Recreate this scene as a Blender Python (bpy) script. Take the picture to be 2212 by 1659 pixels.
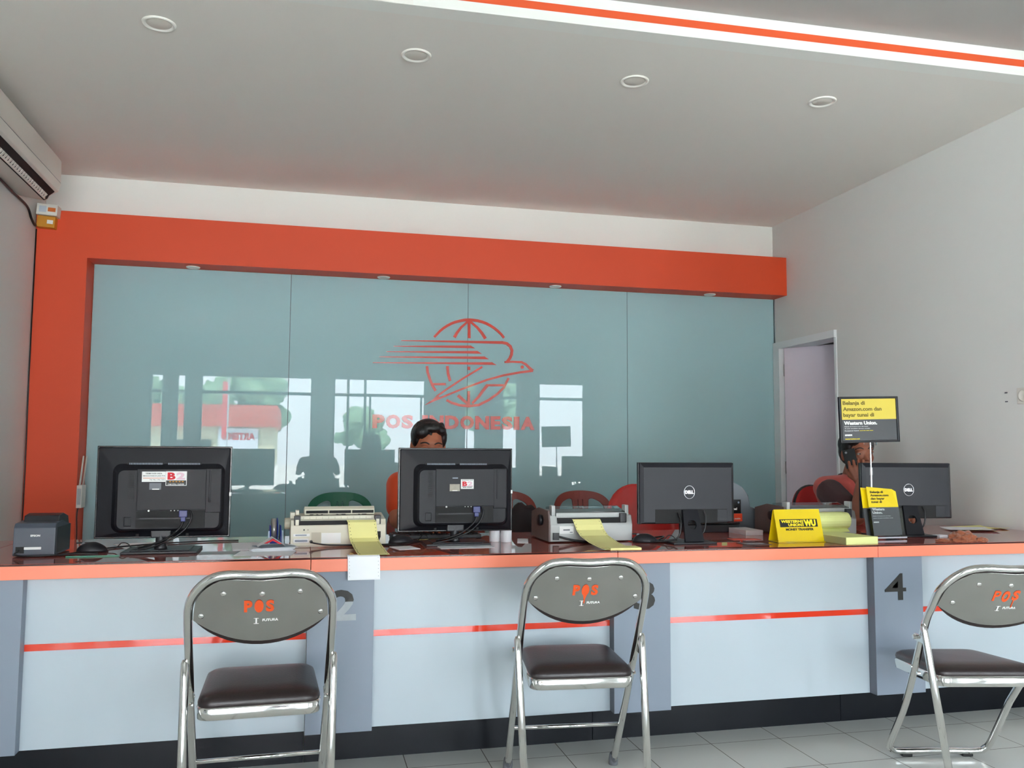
import bpy, bmesh, math, random
from mathutils import Vector, Matrix, Euler, Quaternion
PI = math.pi
sc = bpy.context.scene
for _o in list(bpy.data.objects):
    bpy.data.objects.remove(_o)
COL = sc.collection

# ------------------------------------------------------------------ camera, sky, exposure
F_PX = 1853.12
YAW, PITCH, ROLL = 0.2369, 0.0787, 0.0058
cd = bpy.data.cameras.new('camera')
cam = bpy.data.objects.new('camera', cd)
COL.objects.link(cam)
cd.sensor_fit = 'HORIZONTAL'
cd.sensor_width = 36.0
cd.lens = F_PX / 2212 * 36.0
cd.clip_start = 0.03
cd.clip_end = 300
_f = Vector((math.sin(YAW) * math.cos(PITCH), math.cos(YAW) * math.cos(PITCH), math.sin(PITCH)))
_r = Vector((math.cos(YAW), -math.sin(YAW), 0))
_u = _r.cross(_f)
_r2 = _r * math.cos(ROLL) + _u * math.sin(ROLL)
_u2 = -_r * math.sin(ROLL) + _u * math.cos(ROLL)
_m = Matrix((( _r2.x, _u2.x, -_f.x, 0), (_r2.y, _u2.y, -_f.y, 0), (_r2.z, _u2.z, -_f.z, 1.15), (0, 0, 0, 1)))
cam.matrix_world = _m
sc.camera = cam

world = bpy.data.worlds.new('sky')
sc.world = world
world.use_nodes = True
wn = world.node_tree
wn.nodes.clear()
w_out = wn.nodes.new('ShaderNodeOutputWorld')
w_bg = wn.nodes.new('ShaderNodeBackground')
w_tc = wn.nodes.new('ShaderNodeTexCoord')
w_sep = wn.nodes.new('ShaderNodeSeparateXYZ')
w_ramp = wn.nodes.new('ShaderNodeValToRGB')
wn.links.new(w_tc.outputs['Generated'], w_sep.inputs[0])
wn.links.new(w_sep.outputs['Z'], w_ramp.inputs[0])
wn.links.new(w_ramp.outputs[0], w_bg.inputs[0])
wn.links.new(w_bg.outputs[0], w_out.inputs[0])
w_ramp.color_ramp.elements[0].color = (0.86, 0.93, 1.0, 1)
w_ramp.color_ramp.elements[1].color = (0.72, 0.84, 1.0, 1)
SKY = 6.5
w_bg.inputs[1].default_value = SKY
world.cycles.sampling_method = 'MANUAL'
world.cycles.sample_map_resolution = 256

sc.view_settings.view_transform = 'Standard'
sc.view_settings.look = 'None'
sc.view_settings.gamma = 1.0
sc.view_settings.exposure = 1.65
sc.view_settings.use_curve_mapping = False
sc.cycles.use_denoising = True
sc.cycles.max_bounces = 10
sc.cycles.diffuse_bounces = 6
sc.cycles.glossy_bounces = 5
sc.cycles.transmission_bounces = 6
sc.cycles.transparent_max_bounces = 8
sc.cycles.caustics_reflective = False
sc.cycles.caustics_refractive = False
sc.cycles.sample_clamp_indirect = 6.0

# high sun behind the building: it lights the pavement outside, not the room
sl = bpy.data.lights.new('sun', 'SUN')
sl.energy = 20.0
sl.angle = 0.02
sl.color = (1.0, 0.98, 0.96)
sun = bpy.data.objects.new('sun', sl)
sun.rotation_euler = (math.radians(-24), math.radians(6), 0)
COL.objects.link(sun)

# measured places of the room (metres, camera above the origin)
XL, XR = -1.6036, 3.4415          # side walls of the counter bay
YW, YK = 5.803, 5.6156            # back wall, front of the orange surround
XK = -1.3116                      # inner side of the orange pillar
ZC, ZU = 2.8735, 2.99             # lower ceiling, hall ceiling
ZKB, ZKT = 2.3117, 2.5947         # orange bulkhead bottom and top
YF, YP, YCOL, YB = 3.0875, 3.1562, 3.1116, 3.36
ZT, ZS, ZP = 0.7733, 0.7298, 0.1747
ZTOP = 0.7795                     # top of the glass on the counter
YE = 3.88                         # back edge of the counter
HX0, HX1, HY = -3.2, 7.0, -3.6    # front hall
# ------------------------------------------------------------------ window daylight portals
def portal(x0, x1, z0, z1):
    ld = bpy.data.lights.new('window_daylight', 'AREA')
    ld.shape = 'RECTANGLE'
    ld.size, ld.size_y = x1 - x0, z1 - z0
    ld.cycles.is_portal = True
    o = bpy.data.objects.new('window_daylight', ld)
    o.location = ((x0 + x1) / 2, HY + 0.12, (z0 + z1) / 2)
    o.rotation_euler = (PI / 2, 0, 0)   # the lamp's -Z looks along +Y, into the hall
    COL.objects.link(o)
WIN = [(-2.51, -2.28), (-2.10, -1.93), (-1.72, 0.13), (0.47, 2.10), (2.78, 3.02), (3.48, 3.80), (4.17, 5.08), (5.70, 6.30)]
for a_, b_ in WIN:
    portal(a_, b_, 0.02, 2.43)
ADDED_SIDE_L, SIDE_R = (-2.3, -0.2), (-0.2, 0.7)  # left span is an added, unseen window that brightens the room
for x_, (a_, b_), s_ in ((HX0 + .12, ADDED_SIDE_L, -1),):
    ld = bpy.data.lights.new('window_daylight', 'AREA')
    ld.shape = 'RECTANGLE'; ld.size, ld.size_y = b_ - a_, 2.7
    ld.cycles.is_portal = True
    o = bpy.data.objects.new('window_daylight', ld)  # portal of the added side window
    o.location = (x_, (a_ + b_) / 2, 1.37)
    o.rotation_euler = (PI / 2, 0, s_ * PI / 2)
    COL.objects.link(o)

# ------------------------------------------------------------------ materials
def srgb(h):
    h = h.lstrip('#')
    v = [int(h[i:i + 2], 16) / 255 for i in (0, 2, 4)]
    return tuple(((c / 12.92) if c <= 0.04045 else ((c + 0.055) / 1.055) ** 2.4) for c in v) + (1,)
_mats = {}
def M(name, col, rough=0.5, metal=0.0, spec=0.5, coat=0.0, coat_rough=0.03, noise=0.0, nscale=12.0, bump=0.0, bscale=60.0,
      trans=0.0, ior=1.5, emit=0.0, sheen=0.0, rvar=0.0):
    if name in _mats:
        return _mats[name]
    m = bpy.data.materials.new(name)
    m.use_nodes = True
    nt = m.node_tree
    b = nt.nodes['Principled BSDF']
    c = srgb(col) if isinstance(col, str) else tuple(col) + (1,)
    b.inputs['Base Color'].default_value = c
    b.inputs['Roughness'].default_value = rough
    b.inputs['Metallic'].default_value = metal
    b.inputs['Specular IOR Level'].default_value = spec
    b.inputs['Coat Weight'].default_value = coat
    b.inputs['Coat Roughness'].default_value = coat_rough
    b.inputs['Transmission Weight'].default_value = trans
    b.inputs['IOR'].default_value = ior
    b.inputs['Sheen Weight'].default_value = sheen
    if emit:
        b.inputs['Emission Color'].default_value = c
        b.inputs['Emission Strength'].default_value = emit
    tc = nt.nodes.new('ShaderNodeTexCoord')
    nz = nt.nodes.new('ShaderNodeTexNoise')
    nz.inputs['Scale'].default_value = nscale
    nz.inputs['Detail'].default_value = 4
    nt.links.new(tc.outputs['Object'], nz.inputs['Vector'])
    amp = noise if noise else 0.03
    mx = nt.nodes.new('ShaderNodeMix')
    mx.data_type = 'RGBA'
    mx.inputs['A'].default_value = tuple(min(1, x * (1 - amp)) for x in c[:3]) + (1,)
    mx.inputs['B'].default_value = tuple(min(1, x * (1 + amp)) for x in c[:3]) + (1,)
    nt.links.new(nz.outputs['Fac'], mx.inputs['Factor'])
    nt.links.new(mx.outputs['Result'], b.inputs['Base Color'])
    if rvar:
        mr = nt.nodes.new('ShaderNodeMapRange')
        mr.inputs['To Min'].default_value = max(0, rough - rvar)
        mr.inputs['To Max'].default_value = rough + rvar
        nt.links.new(nz.outputs['Fac'], mr.inputs['Value'])
        nt.links.new(mr.outputs['Result'], b.inputs['Roughness'])
    if bump:
        n2 = nt.nodes.new('ShaderNodeTexNoise')
        n2.inputs['Scale'].default_value = bscale
        n2.inputs['Detail'].default_value = 5
        nt.links.new(tc.outputs['Object'], n2.inputs['Vector'])
        bp = nt.nodes.new('ShaderNodeBump')
        bp.inputs['Strength'].default_value = bump
        bp.inputs['Distance'].default_value = 0.004
        nt.links.new(n2.outputs['Fac'], bp.inputs['Height'])
        nt.links.new(bp.outputs['Normal'], b.inputs['Normal'])
    _mats[name] = m
    return m

def tile_material():
    m = bpy.data.materials.new('glossy_floor_tiles')
    m.use_nodes = True
    nt = m.node_tree
    b = nt.nodes['Principled BSDF']
    geo = nt.nodes.new('ShaderNodeNewGeometry')
    sp = nt.nodes.new('ShaderNodeSeparateXYZ')
    nt.links.new(geo.outputs['Position'], sp.inputs[0])
    def line(axis, off, step=0.3006, w=0.0032):
        s = nt.nodes.new('ShaderNodeMath'); s.operation = 'SUBTRACT'; s.inputs[1].default_value = off
        nt.links.new(sp.outputs[axis], s.inputs[0])
        p = nt.nodes.new('ShaderNodeMath'); p.operation = 'PINGPONG'; p.inputs[1].default_value = step / 2
        nt.links.new(s.outputs[0], p.inputs[0])
        l = nt.nodes.new('ShaderNodeMath'); l.operation = 'LESS_THAN'; l.inputs[1].default_value = w / 2
        nt.links.new(p.outputs[0], l.inputs[0])
        return l
    a, c = line('X', 0.394), line('Y', 3.217)
    mx = nt.nodes.new('ShaderNodeMath'); mx.operation = 'MAXIMUM'
    nt.links.new(a.outputs[0], mx.inputs[0]); nt.links.new(c.outputs[0], mx.inputs[1])
    nz = nt.nodes.new('ShaderNodeTexNoise'); nz.inputs['Scale'].default_value = 2.2; nz.inputs['Detail'].default_value = 6
    nt.links.new(geo.outputs['Position'], nz.inputs['Vector'])
    t = nt.nodes.new('ShaderNodeMix'); t.data_type = 'RGBA'
    t.inputs['A'].default_value = srgb('#eceee6'); t.inputs['B'].default_value = srgb('#f3f5ef')
    nt.links.new(nz.outputs['Fac'], t.inputs['Factor'])
    g = nt.nodes.new('ShaderNodeMix'); g.data_type = 'RGBA'
    g.inputs['B'].default_value = srgb('#5d564b')
    nt.links.new(mx.outputs[0], g.inputs['Factor']); nt.links.new(t.outputs['Result'], g.inputs['A'])
    nt.links.new(g.outputs['Result'], b.inputs['Base Color'])
    r = nt.nodes.new('ShaderNodeMapRange'); r.inputs['To Min'].default_value = 0.16; r.inputs['To Max'].default_value = 0.7
    nt.links.new(mx.outputs[0], r.inputs['Value']); nt.links.new(r.outputs['Result'], b.inputs['Roughness'])
    return m

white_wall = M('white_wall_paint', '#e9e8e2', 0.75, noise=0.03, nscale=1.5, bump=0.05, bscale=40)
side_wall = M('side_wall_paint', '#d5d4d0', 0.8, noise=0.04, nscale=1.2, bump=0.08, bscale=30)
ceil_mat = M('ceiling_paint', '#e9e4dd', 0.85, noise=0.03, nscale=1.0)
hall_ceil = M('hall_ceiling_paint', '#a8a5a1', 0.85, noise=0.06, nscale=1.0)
orange_paint = M('orange_paint', '#dc4a22', 0.55, noise=0.04, nscale=2)
orange_trim = M('orange_stripe_paint', '#e2582c', 0.5)
teal_glass = M('teal_back_painted_glass', (0.36, 0.54, 0.57), 0.9, spec=0.0, coat=0.88, coat_rough=0.0, noise=0.02, nscale=1)
tiles = tile_material()
black_tile = M('black_skirting_tile', '#101319', 0.32, spec=0.22, noise=0.25, nscale=9)
grey_laminate = M('grey_blue_laminate', '#818c9a', 0.4, noise=0.05, nscale=3)
dark_laminate = M('dark_grey_laminate', '#5c6068', 0.4)
pale_laminate = M('pale_grey_laminate', '#b4c0c8', 0.3, noise=0.03, nscale=2)
salmon = M('salmon_orange_laminate', '#f8896a', 0.35, noise=0.02)
red_tape = M('glossy_red_strip', '#e23a1e', 0.12, coat=0.6)
wood_top = M('red_brown_wood_under_glass', '#a03824', 0.5, coat=1.0, coat_rough=0.01, noise=0.25, nscale=5)
dark_edge = M('dark_glass_edge', '#33120c', 0.2)
logo_red = M('red_acrylic', '#cf3521', 0.25, coat=0.4)
black_pl = M('black_plastic', '#1b1b20', 0.42, noise=0.05)
mon_pl = M('dark_grey_monitor_plastic', '#18181d', 0.40, spec=0.22, noise=0.06, nscale=5, bump=0.04, bscale=220)
mon_pl2 = M('charcoal_monitor_plastic', '#212127', 0.38, spec=0.28, noise=0.05, bump=0.04, bscale=220)
mon_edge = M('monitor_black_gloss', '#0e0f12', 0.2)
slot_black = M('black_recess', '#0a0a0b', 0.7)
screen_mat = M('monitor_screen_glass', '#101418', 0.08)
chrome = M('chrome_tube', (0.72, 0.72, 0.70), 0.09, metal=1.0, noise=0.05, nscale=20, rvar=0.05)
chrome_plate = M('brushed_chrome_plate', (0.48, 0.48, 0.46), 0.22, metal=1.0, noise=0.14, nscale=9, rvar=0.08)
leather = M('dark_brown_vinyl', '#251b1b', 0.33, noise=0.12, nscale=8, bump=0.15, bscale=160)
rubber = M('grey_rubber', '#6d7076', 0.7)
black_rubber = M('black_rubber', '#151515', 0.6)
stencil = M('orange_stencil_paint', '#e0521f', 0.6)
white_print = M('white_print', '#e9e9e6', 0.5)
beige_pl = M('beige_printer_plastic', '#d6d1be', 0.45, noise=0.03)
beige_dk = M('dark_beige_plastic', '#b9b39f', 0.5)  # darker beige for guide ribs, knob and rear panel
grey_pl = M('light_grey_printer_plastic', '#b7bab8', 0.42)
brown_pl = M('brown_grey_printer_plastic', '#6f5f5c', 0.5)
epson_pl = M('slate_printer_plastic', '#474d58', 0.45, noise=0.05)
paper = M('white_paper', '#eceef2', 0.7)
yellow_paper = M('yellow_copy_paper', '#ebe49a', 0.7, noise=0.03)
yellow_paper2 = M('pale_green_yellow_paper', '#e4ea9c', 0.7)
yellow_pl = M('bright_yellow_card', '#e3c60a', 0.28, coat=0.4)
dark_card = M('dark_grey_card', '#4c4d50', 0.35, coat=0.3)
text_olive = M('dark_olive_print', '#4c4418', 0.5)
text_black = M('black_print', '#17150f', 0.5)
text_yellow = M('yellow_print', '#f2dc1a', 0.5)
alu = M('aluminium_pole', '#cfd2d6', 0.25, metal=0.85)
green_pl = M('dark_green_chair_plastic', '#0f6a4c', 0.35)
brown_chair = M('red_brown_chair_plastic', '#8a352a', 0.38)
red_chair = M('bright_red_chair_plastic', '#c8201c', 0.22, coat=0.3)
red_fabric = M('red_chair_fabric', '#b41512', 0.7)
skin1 = M('tan_skin', '#a8664a', 0.5, noise=0.08, nscale=15)
skin2 = M('brown_skin', '#8f5640', 0.5, noise=0.08, nscale=15)
hair_mat = M('black_hair', '#0f0d0d', 0.45, noise=0.3, nscale=60, bump=0.6, bscale=110)
shirt_orange = M('orange_uniform_cloth', '#d8481b', 0.8, noise=0.06, nscale=12, sheen=0.2)
shirt_salmon = M('salmon_vest_cloth', '#c2544a', 0.8, noise=0.06, nscale=12, sheen=0.2)
sleeve_dark = M('dark_maroon_sleeve_cloth', '#43292a', 0.85, sheen=0.1)
trouser_mat = M('dark_trousers', '#1d1f27', 0.85)
shoe_mat = M('black_shoe', '#101010', 0.4)
eye_white = M('eye_white', '#948a82', 0.25)
eye_dark = M('eye_iris', '#1a0f0b', 0.15)
lip_mat = M('lip_skin', '#85463d', 0.5)
blue_pl = M('blue_plastic', '#1c2f9c', 0.3)
light_blue_pl = M('pale_blue_plastic', '#c4d4ea', 0.3)
silver = M('silver_tape_roll', '#b3b0aa', 0.3, metal=0.6)
cloth_brown = M('brown_cloth', '#8e4e30', 0.9, noise=0.15, nscale=30, sheen=0.3)
ac_white = M('air_conditioner_white', '#d5cfc6', 0.4)
door_mat = M('pale_mauve_door', '#dccfda', 0.4, noise=0.03)
door_frame_mat = M('door_frame_paint', '#dcdedf', 0.4)
steel = M('hinge_steel', '#8c8b88', 0.35, metal=0.8)
win_frame = M('window_frame_aluminium', '#4b4d4f', 0.4, metal=0.3)
win_glass = M('window_glass', (1, 1, 1), 0.0, trans=1.0, ior=1.05)
vga_blue = M('blue_plug', '#131e6a', 0.35)
cable_mat = M('black_cable', '#141416', 0.4)
green_strip = M('green_plastic_strip', '#4d9a80', 0.4)
light_white = M('downlight_trim_white', '#f6f2ea', 0.5)
light_glass = M('downlight_frosted_lens', '#e2dcd2', 0.4)
concrete = M('outdoor_concrete', '#c3c6c4', 0.9, noise=0.06, nscale=0.6)
cream_wall = M('cream_building_wall', '#d9d5b4', 0.9)
roof_red = M('red_roof', '#c2402c', 0.8)
leaf_mat = M('tree_leaves', '#70906f', 0.9, noise=0.4, nscale=3)
bark = M('tree_bark', '#5a4a3b', 0.9)
banner_mat = M('pale_banner', '#dfe7f2', 0.7)
flag_red = M('red_flag', '#d2303a', 0.8)
tail_red = M('carton_orange_print', '#d6702e', 0.6)
carton_yellow = M('carton_yellow', '#c9871f', 0.6)
card_black = M('glossy_black_card', '#1d1a1b', 0.2)
card_orange = M('orange_card', '#e1492a', 0.3)
acrylic = M('clear_acrylic', (0.95, 0.97, 0.97), 0.02, trans=1.0, ior=1.2)
device_grey = M('mid_grey_device_plastic', '#666c73', 0.45)

# ------------------------------------------------------------------ mesh builder
class MB:
    def __init__(self):
        self.v, self.f, self.fm, self.fs = [], [], [], []
    def add(self, verts, faces, m=0, smooth=False, mat=None):
        o = len(self.v)
        for p in verts:
            p = Vector(p)
            self.v.append(mat @ p if mat is not None else p)
        for f in faces:
            self.f.append([o + i for i in f]); self.fm.append(m); self.fs.append(smooth)
        return self
    def add_bm(self, bm, m=0, smooth=False, mat=None):
        bm.verts.ensure_lookup_table()
        bm.verts.index_update()
        self.add([v.co.copy() for v in bm.verts], [[v.index for v in f.verts] for f in bm.faces], m, smooth, mat)
        bm.free()
        return self
    def box(self, x0, x1, y0, y1, z0, z1, bev=0.0, m=0, mat=None, seg=2, smooth=False):
        bm = bmesh.new()
        bmesh.ops.create_cube(bm, size=1)
        for v in bm.verts:
            v.co = Vector(((x0 + x1) / 2 + v.co.x * (x1 - x0), (y0 + y1) / 2 + v.co.y * (y1 - y0), (z0 + z1) / 2 + v.co.z * (z1 - z0)))
        if bev > 0:
            bmesh.ops.bevel(bm, geom=list(bm.edges), offset=bev, segments=seg, profile=0.7, affect='EDGES')
        return self.add_bm(bm, m, smooth, mat)
    def tube(self, pts, r, seg=10, m=0, caps=True, closed=False, mat=None, sx=1.0):
        pts = [Vector(p) for p in pts]
        n = len(pts)
        rr = r if isinstance(r, (list, tuple)) else [r] * n
        vs, fs = [], []
        prev = None
        for i, p in enumerate(pts):
            if closed:
                t = (pts[(i + 1) % n] - pts[i - 1])
            else:
                t = (pts[min(i + 1, n - 1)] - pts[max(i - 1, 0)])
            if t.length < 1e-9:
                t = Vector((0, 0, 1))
            t.normalize()
            if prev is None:
                a = Vector((0, 0, 1)) if abs(t.z) < 0.9 else Vector((1, 0, 0))
                nrm = (a - t * a.dot(t)).normalized()
            else:
                nrm = (prev - t * prev.dot(t))
                nrm = nrm.normalized() if nrm.length > 1e-6 else prev
            prev = nrm
            b = t.cross(nrm)
            for k in range(seg):
                an = 2 * PI * k / seg
                vs.append(p + (nrm * math.cos(an) * sx + b * math.sin(an)) * rr[i])
        L = n if closed else n - 1
        for i in range(L):
            j = (i + 1) % n
            for k in range(seg):
                k2 = (k + 1) % seg
                fs.append([i * seg + k, i * seg + k2, j * seg + k2, j * seg + k])
        if caps and not closed:
            fs.append(list(range(seg))[::-1])
            fs.append([(n - 1) * seg + k for k in range(seg)])
        return self.add(vs, fs, m, True, mat)
    def lathe(self, prof, seg=24, m=0, mat=None, smooth=True):
        vs, fs = [], []
        n = len(prof)
        for (r, z) in prof:
            for k in range(seg):
                a = 2 * PI * k / seg
                vs.append((r * math.cos(a), r * math.sin(a), z))
        for i in range(n - 1):
            for k in range(seg):
                k2 = (k + 1) % seg
                fs.append([i * seg + k, i * seg + k2, (i + 1) * seg + k2, (i + 1) * seg + k])
        fs.append([k for k in range(seg)][::-1])
        fs.append([(n - 1) * seg + k for k in range(seg)])
        return self.add(vs, fs, m, smooth, mat)
    def cyl(self, c, r, h, axis='z', seg=20, m=0, mat=None):
        T = Matrix.Translation(Vector(c))
        if axis == 'x': T = T @ Matrix.Rotation(PI / 2, 4, 'Y')
        if axis == 'y': T = T @ Matrix.Rotation(-PI / 2, 4, 'X')
        if mat is not None: T = mat @ T
        b = min(r, h) * 0.12
        return self.lathe([(r - b, 0), (r, b), (r, h - b), (r - b, h)], seg, m, T, False)
    def ball(self, c, r, seg=14, m=0, mat=None):
        rx, ry, rz = (r, r, r) if not isinstance(r, (list, tuple)) else r
        bm = bmesh.new()
        bmesh.ops.create_uvsphere(bm, u_segments=seg, v_segments=max(6, seg // 2 + 1), radius=1)
        for v in bm.verts:
            v.co = Vector((c[0] + v.co.x * rx, c[1] + v.co.y * ry, c[2] + v.co.z * rz))
        return self.add_bm(bm, m, True, mat)
    def prism(self, poly, axis, a0, a1, m=0, mat=None, smooth=False, bev=0.0):
        # poly: list of 2D points; axis 'x': (y,z), 'y': (x,z), 'z': (x,y)
        def P(q, a):
            return {'x': (a, q[0], q[1]), 'y': (q[0], a, q[1]), 'z': (q[0], q[1], a)}[axis]
        n = len(poly)
        vs = [P(q, a0) for q in poly] + [P(q, a1) for q in poly]
        fs = [list(range(n))[::-1], [n + i for i in range(n)]] + [[i, (i + 1) % n, n + (i + 1) % n, n + i] for i in range(n)]
        bm = bmesh.new()
        bv = [bm.verts.new(p) for p in vs]
        for f in fs:
            bm.faces.new([bv[i] for i in f])
        bmesh.ops.recalc_face_normals(bm, faces=list(bm.faces))
        if bev:
            bmesh.ops.bevel(bm, geom=list(bm.edges), offset=bev, segments=2, profile=0.7, affect='EDGES')
        return self.add_bm(bm, m, smooth, mat)
    def sheet(self, prof, x0, x1, th=0.0006, m=0, mat=None, skew=0.0, nx=1):
        # a strip of paper: (y,z) profile swept along x, given thickness
        n = len(prof)
        vs, fs = [], []
        nr = []
        for i in range(n):
            a = Vector(prof[max(i - 1, 0)]); b = Vector(prof[min(i + 1, n - 1)])
            t = (b - a).normalized(); nr.append(Vector((-t.y, t.x)))
        for s in (0, 1):
            for i, (y, z) in enumerate(prof):
                q = Vector((y, z)) - nr[i] * th * s
                k = i / (n - 1)
                vs.append((x0 + skew * k, q.x, q.y)); vs.append((x1 + skew * k, q.x, q.y))
        o = 2 * n
        for i in range(n - 1):
            fs.append([2 * i, 2 * i + 1, 2 * i + 3, 2 * i + 2])
            fs.append([o + 2 * i + 2, o + 2 * i + 3, o + 2 * i + 1, o + 2 * i])
            fs.append([2 * i + 2, o + 2 * i + 2, o + 2 * i, 2 * i])
            fs.append([2 * i + 1, o + 2 * i + 1, o + 2 * i + 3, 2 * i + 3])
        fs.append([0, o, o + 1, 1]); fs.append([2 * n - 2, 2 * n - 1, o + 2 * n - 1, o + 2 * n - 2])
        return self.add(vs, fs, m, False, mat)
    def ribbon(self, pts, w0, w1, y0, y1, m=0):
        # flat stroke in the x-z plane, from y0 (front) to y1 (back)
        n = len(pts)
        L, R = [], []
        for i in range(n):
            a = Vector(pts[max(i - 1, 0)]); b = Vector(pts[min(i + 1, n - 1)])
            t = (b - a).normalized(); nr = Vector((-t.y, t.x))
            w = (w0 + (w1 - w0) * i / (n - 1)) / 2
            p = Vector(pts[i]); L.append(p + nr * w); R.append(p - nr * w)
        vs = [(p.x, y0, p.y) for p in L] + [(p.x, y0, p.y) for p in R] + [(p.x, y1, p.y) for p in L] + [(p.x, y1, p.y) for p in R]
        fs = []
        for i in range(n - 1):
            fs.append([i, i + 1, n + i + 1, n + i])
            fs.append([2 * n + i + 1, 2 * n + i, 3 * n + i, 3 * n + i + 1])
            fs.append([i + 1, i, 2 * n + i, 2 * n + i + 1])
            fs.append([n + i, n + i + 1, 3 * n + i + 1, 3 * n + i])
        fs.append([0, n, 3 * n, 2 * n]); fs.append([n - 1, 3 * n - 1, 4 * n - 1, 2 * n - 1])
        return self.add(vs, fs, m, False)
    def build(self, name, mats, parent=None, bevel=0.0):
        me = bpy.data.meshes.new(name)
        me.from_pydata([tuple(v) for v in self.v], [], self.f)
        if not isinstance(mats, (list, tuple)):
            mats = [mats]
        for mm in mats:
            me.materials.append(mm)
        me.polygons.foreach_set('material_index', self.fm)
        me.polygons.foreach_set('use_smooth', self.fs)
        bm = bmesh.new(); bm.from_mesh(me)
        bmesh.ops.recalc_face_normals(bm, faces=list(bm.faces))
        bm.to_mesh(me); bm.free()
        me.update()
        o = bpy.data.objects.new(name, me)
        COL.objects.link(o)
        if parent is not None:
            o.parent = parent
        if bevel:
            md = o.modifiers.new('bevel', 'BEVEL'); md.width = bevel; md.segments = 2; md.limit_method = 'ANGLE'
        return o

_txt = {}
def text_mesh(s, bold, depth):
    key = (s, bold, depth)
    if key in _txt:
        return _txt[key]
    cu = bpy.data.curves.new('lettering', 'FONT')
    cu.body = s; cu.size = 1.0; cu.offset = bold; cu.extrude = depth; cu.resolution_u = 3
    o = bpy.data.objects.new('lettering', cu)
    COL.objects.link(o)
    bpy.context.view_layer.update()
    dg = bpy.context.evaluated_depsgraph_get()
    me = bpy.data.meshes.new_from_object(o.evaluated_get(dg))
    vs = [v.co.copy() for v in me.vertices]
    fs = [list(p.vertices) for p in me.polygons]
    bpy.data.objects.remove(o); bpy.data.curves.remove(cu); bpy.data.meshes.remove(me)
    xs = [v.x for v in vs]; ys = [v.y for v in vs]
    _txt[key] = (vs, fs, min(xs), max(xs), min(ys), max(ys))
    return _txt[key]
def put_text(mb, s, x0, z0, w, h, y, bold=0.02, th=0.0012, m=0, mat=None, shear=0.0, ref=None):
    # writes s in the x-z plane facing -y: left x0, baseline-box bottom z0, fitted to w x h
    vs, fs, a, b, c, d = text_mesh(s, bold, 0.5)
    if ref:
        c, d = text_mesh(ref, bold, 0.5)[4:6]
    sx, sz = w / (b - a), h / (d - c)
    out = [(x0 + (v.x - a) * sx + (v.y - c) * sz * shear, y - (v.z) * th, z0 + (v.y - c) * sz) for v in vs]
    mb.add(out, fs, m, False, mat)
    return mb

def shape2d(splines, depth, bevel=0.0, res=6):
    # filled outline with holes -> bmesh data in x-y plane (z = thickness)
    cu = bpy.data.curves.new('outline', 'CURVE'); cu.dimensions = '2D'; cu.fill_mode = 'BOTH'
    cu.extrude = depth / 2; cu.bevel_depth = bevel; cu.bevel_resolution = 1
    for pts in splines:
        sp = cu.splines.new('POLY'); sp.points.add(len(pts) - 1)
        for i, p in enumerate(pts):
            sp.points[i].co = (p[0], p[1], 0, 1)
        sp.use_cyclic_u = True
    o = bpy.data.objects.new('outline', cu); COL.objects.link(o)
    bpy.context.view_layer.update()
    me = bpy.data.meshes.new_from_object(o.evaluated_get(bpy.context.evaluated_depsgraph_get()))
    bm = bmesh.new(); bm.from_mesh(me)
    bpy.data.objects.remove(o); bpy.data.curves.remove(cu); bpy.data.meshes.remove(me)
    return bm

def blob(items, voxel=0.006, smooth=4):
    # union of tapered capsules and ellipsoids -> one continuous skin
    bm = bmesh.new()
    for it in items:
        if it[0] == 'c':
            _, a, b, ra, rb = it
            a, b = Vector(a), Vector(b)
            d = b - a; L = d.length
            q = d.to_track_quat('Z', 'Y').to_matrix().to_4x4() if L > 1e-6 else Matrix.Identity(4)
            T = Matrix.Translation(a) @ q
            N, Kk = 14, 5
            rings = []
            for i in range(Kk + 1):
                an = PI / 2 * (1 - i / Kk)
                rings.append((ra * math.cos(an), -ra * math.sin(an)))
            for i in range(Kk + 1):
                an = PI / 2 * i / Kk
                rings.append((rb * math.cos(an), L + rb * math.sin(an)))
            vv = []
            for (r, z) in rings:
                vv.append([bm.verts.new(T @ Vector((max(r, 1e-4) * math.cos(2 * PI * k / N), max(r, 1e-4) * math.sin(2 * PI * k / N), z))) for k in range(N)])
            for i in range(len(vv) - 1):
                for k in range(N):
                    bm.faces.new([vv[i][k], vv[i][(k + 1) % N], vv[i + 1][(k + 1) % N], vv[i + 1][k]])
            bm.faces.new(vv[0][::-1]); bm.faces.new(vv[-1])
        else:
            _, c, r, rot = it
            T = Matrix.Translation(Vector(c)) @ Euler(rot).to_matrix().to_4x4() @ Matrix.Diagonal((r[0], r[1], r[2], 1))
            bmesh.ops.create_uvsphere(bm, u_segments=20, v_segments=12, radius=1, matrix=T)
    me = bpy.data.meshes.new('blob'); bm.to_mesh(me); bm.free()
    o = bpy.data.objects.new('blob', me); COL.objects.link(o)
    md = o.modifiers.new('r', 'REMESH'); md.mode = 'VOXEL'; md.voxel_size = voxel
    if smooth:
        ms = o.modifiers.new('s', 'SMOOTH'); ms.iterations = smooth; ms.factor = 0.5
    bpy.context.view_layer.update()
    m2 = bpy.data.meshes.new_from_object(o.evaluated_get(bpy.context.evaluated_depsgraph_get()))
    out = bmesh.new(); out.from_mesh(m2)
    bpy.data.objects.remove(o); bpy.data.meshes.remove(me); bpy.data.meshes.remove(m2)
    return out

def link_mesh(bm, name, mat, parent=None, smooth=True):
    mb = MB(); mb.add_bm(bm, 0, smooth)
    return mb.build(name, mat, parent)

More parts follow.
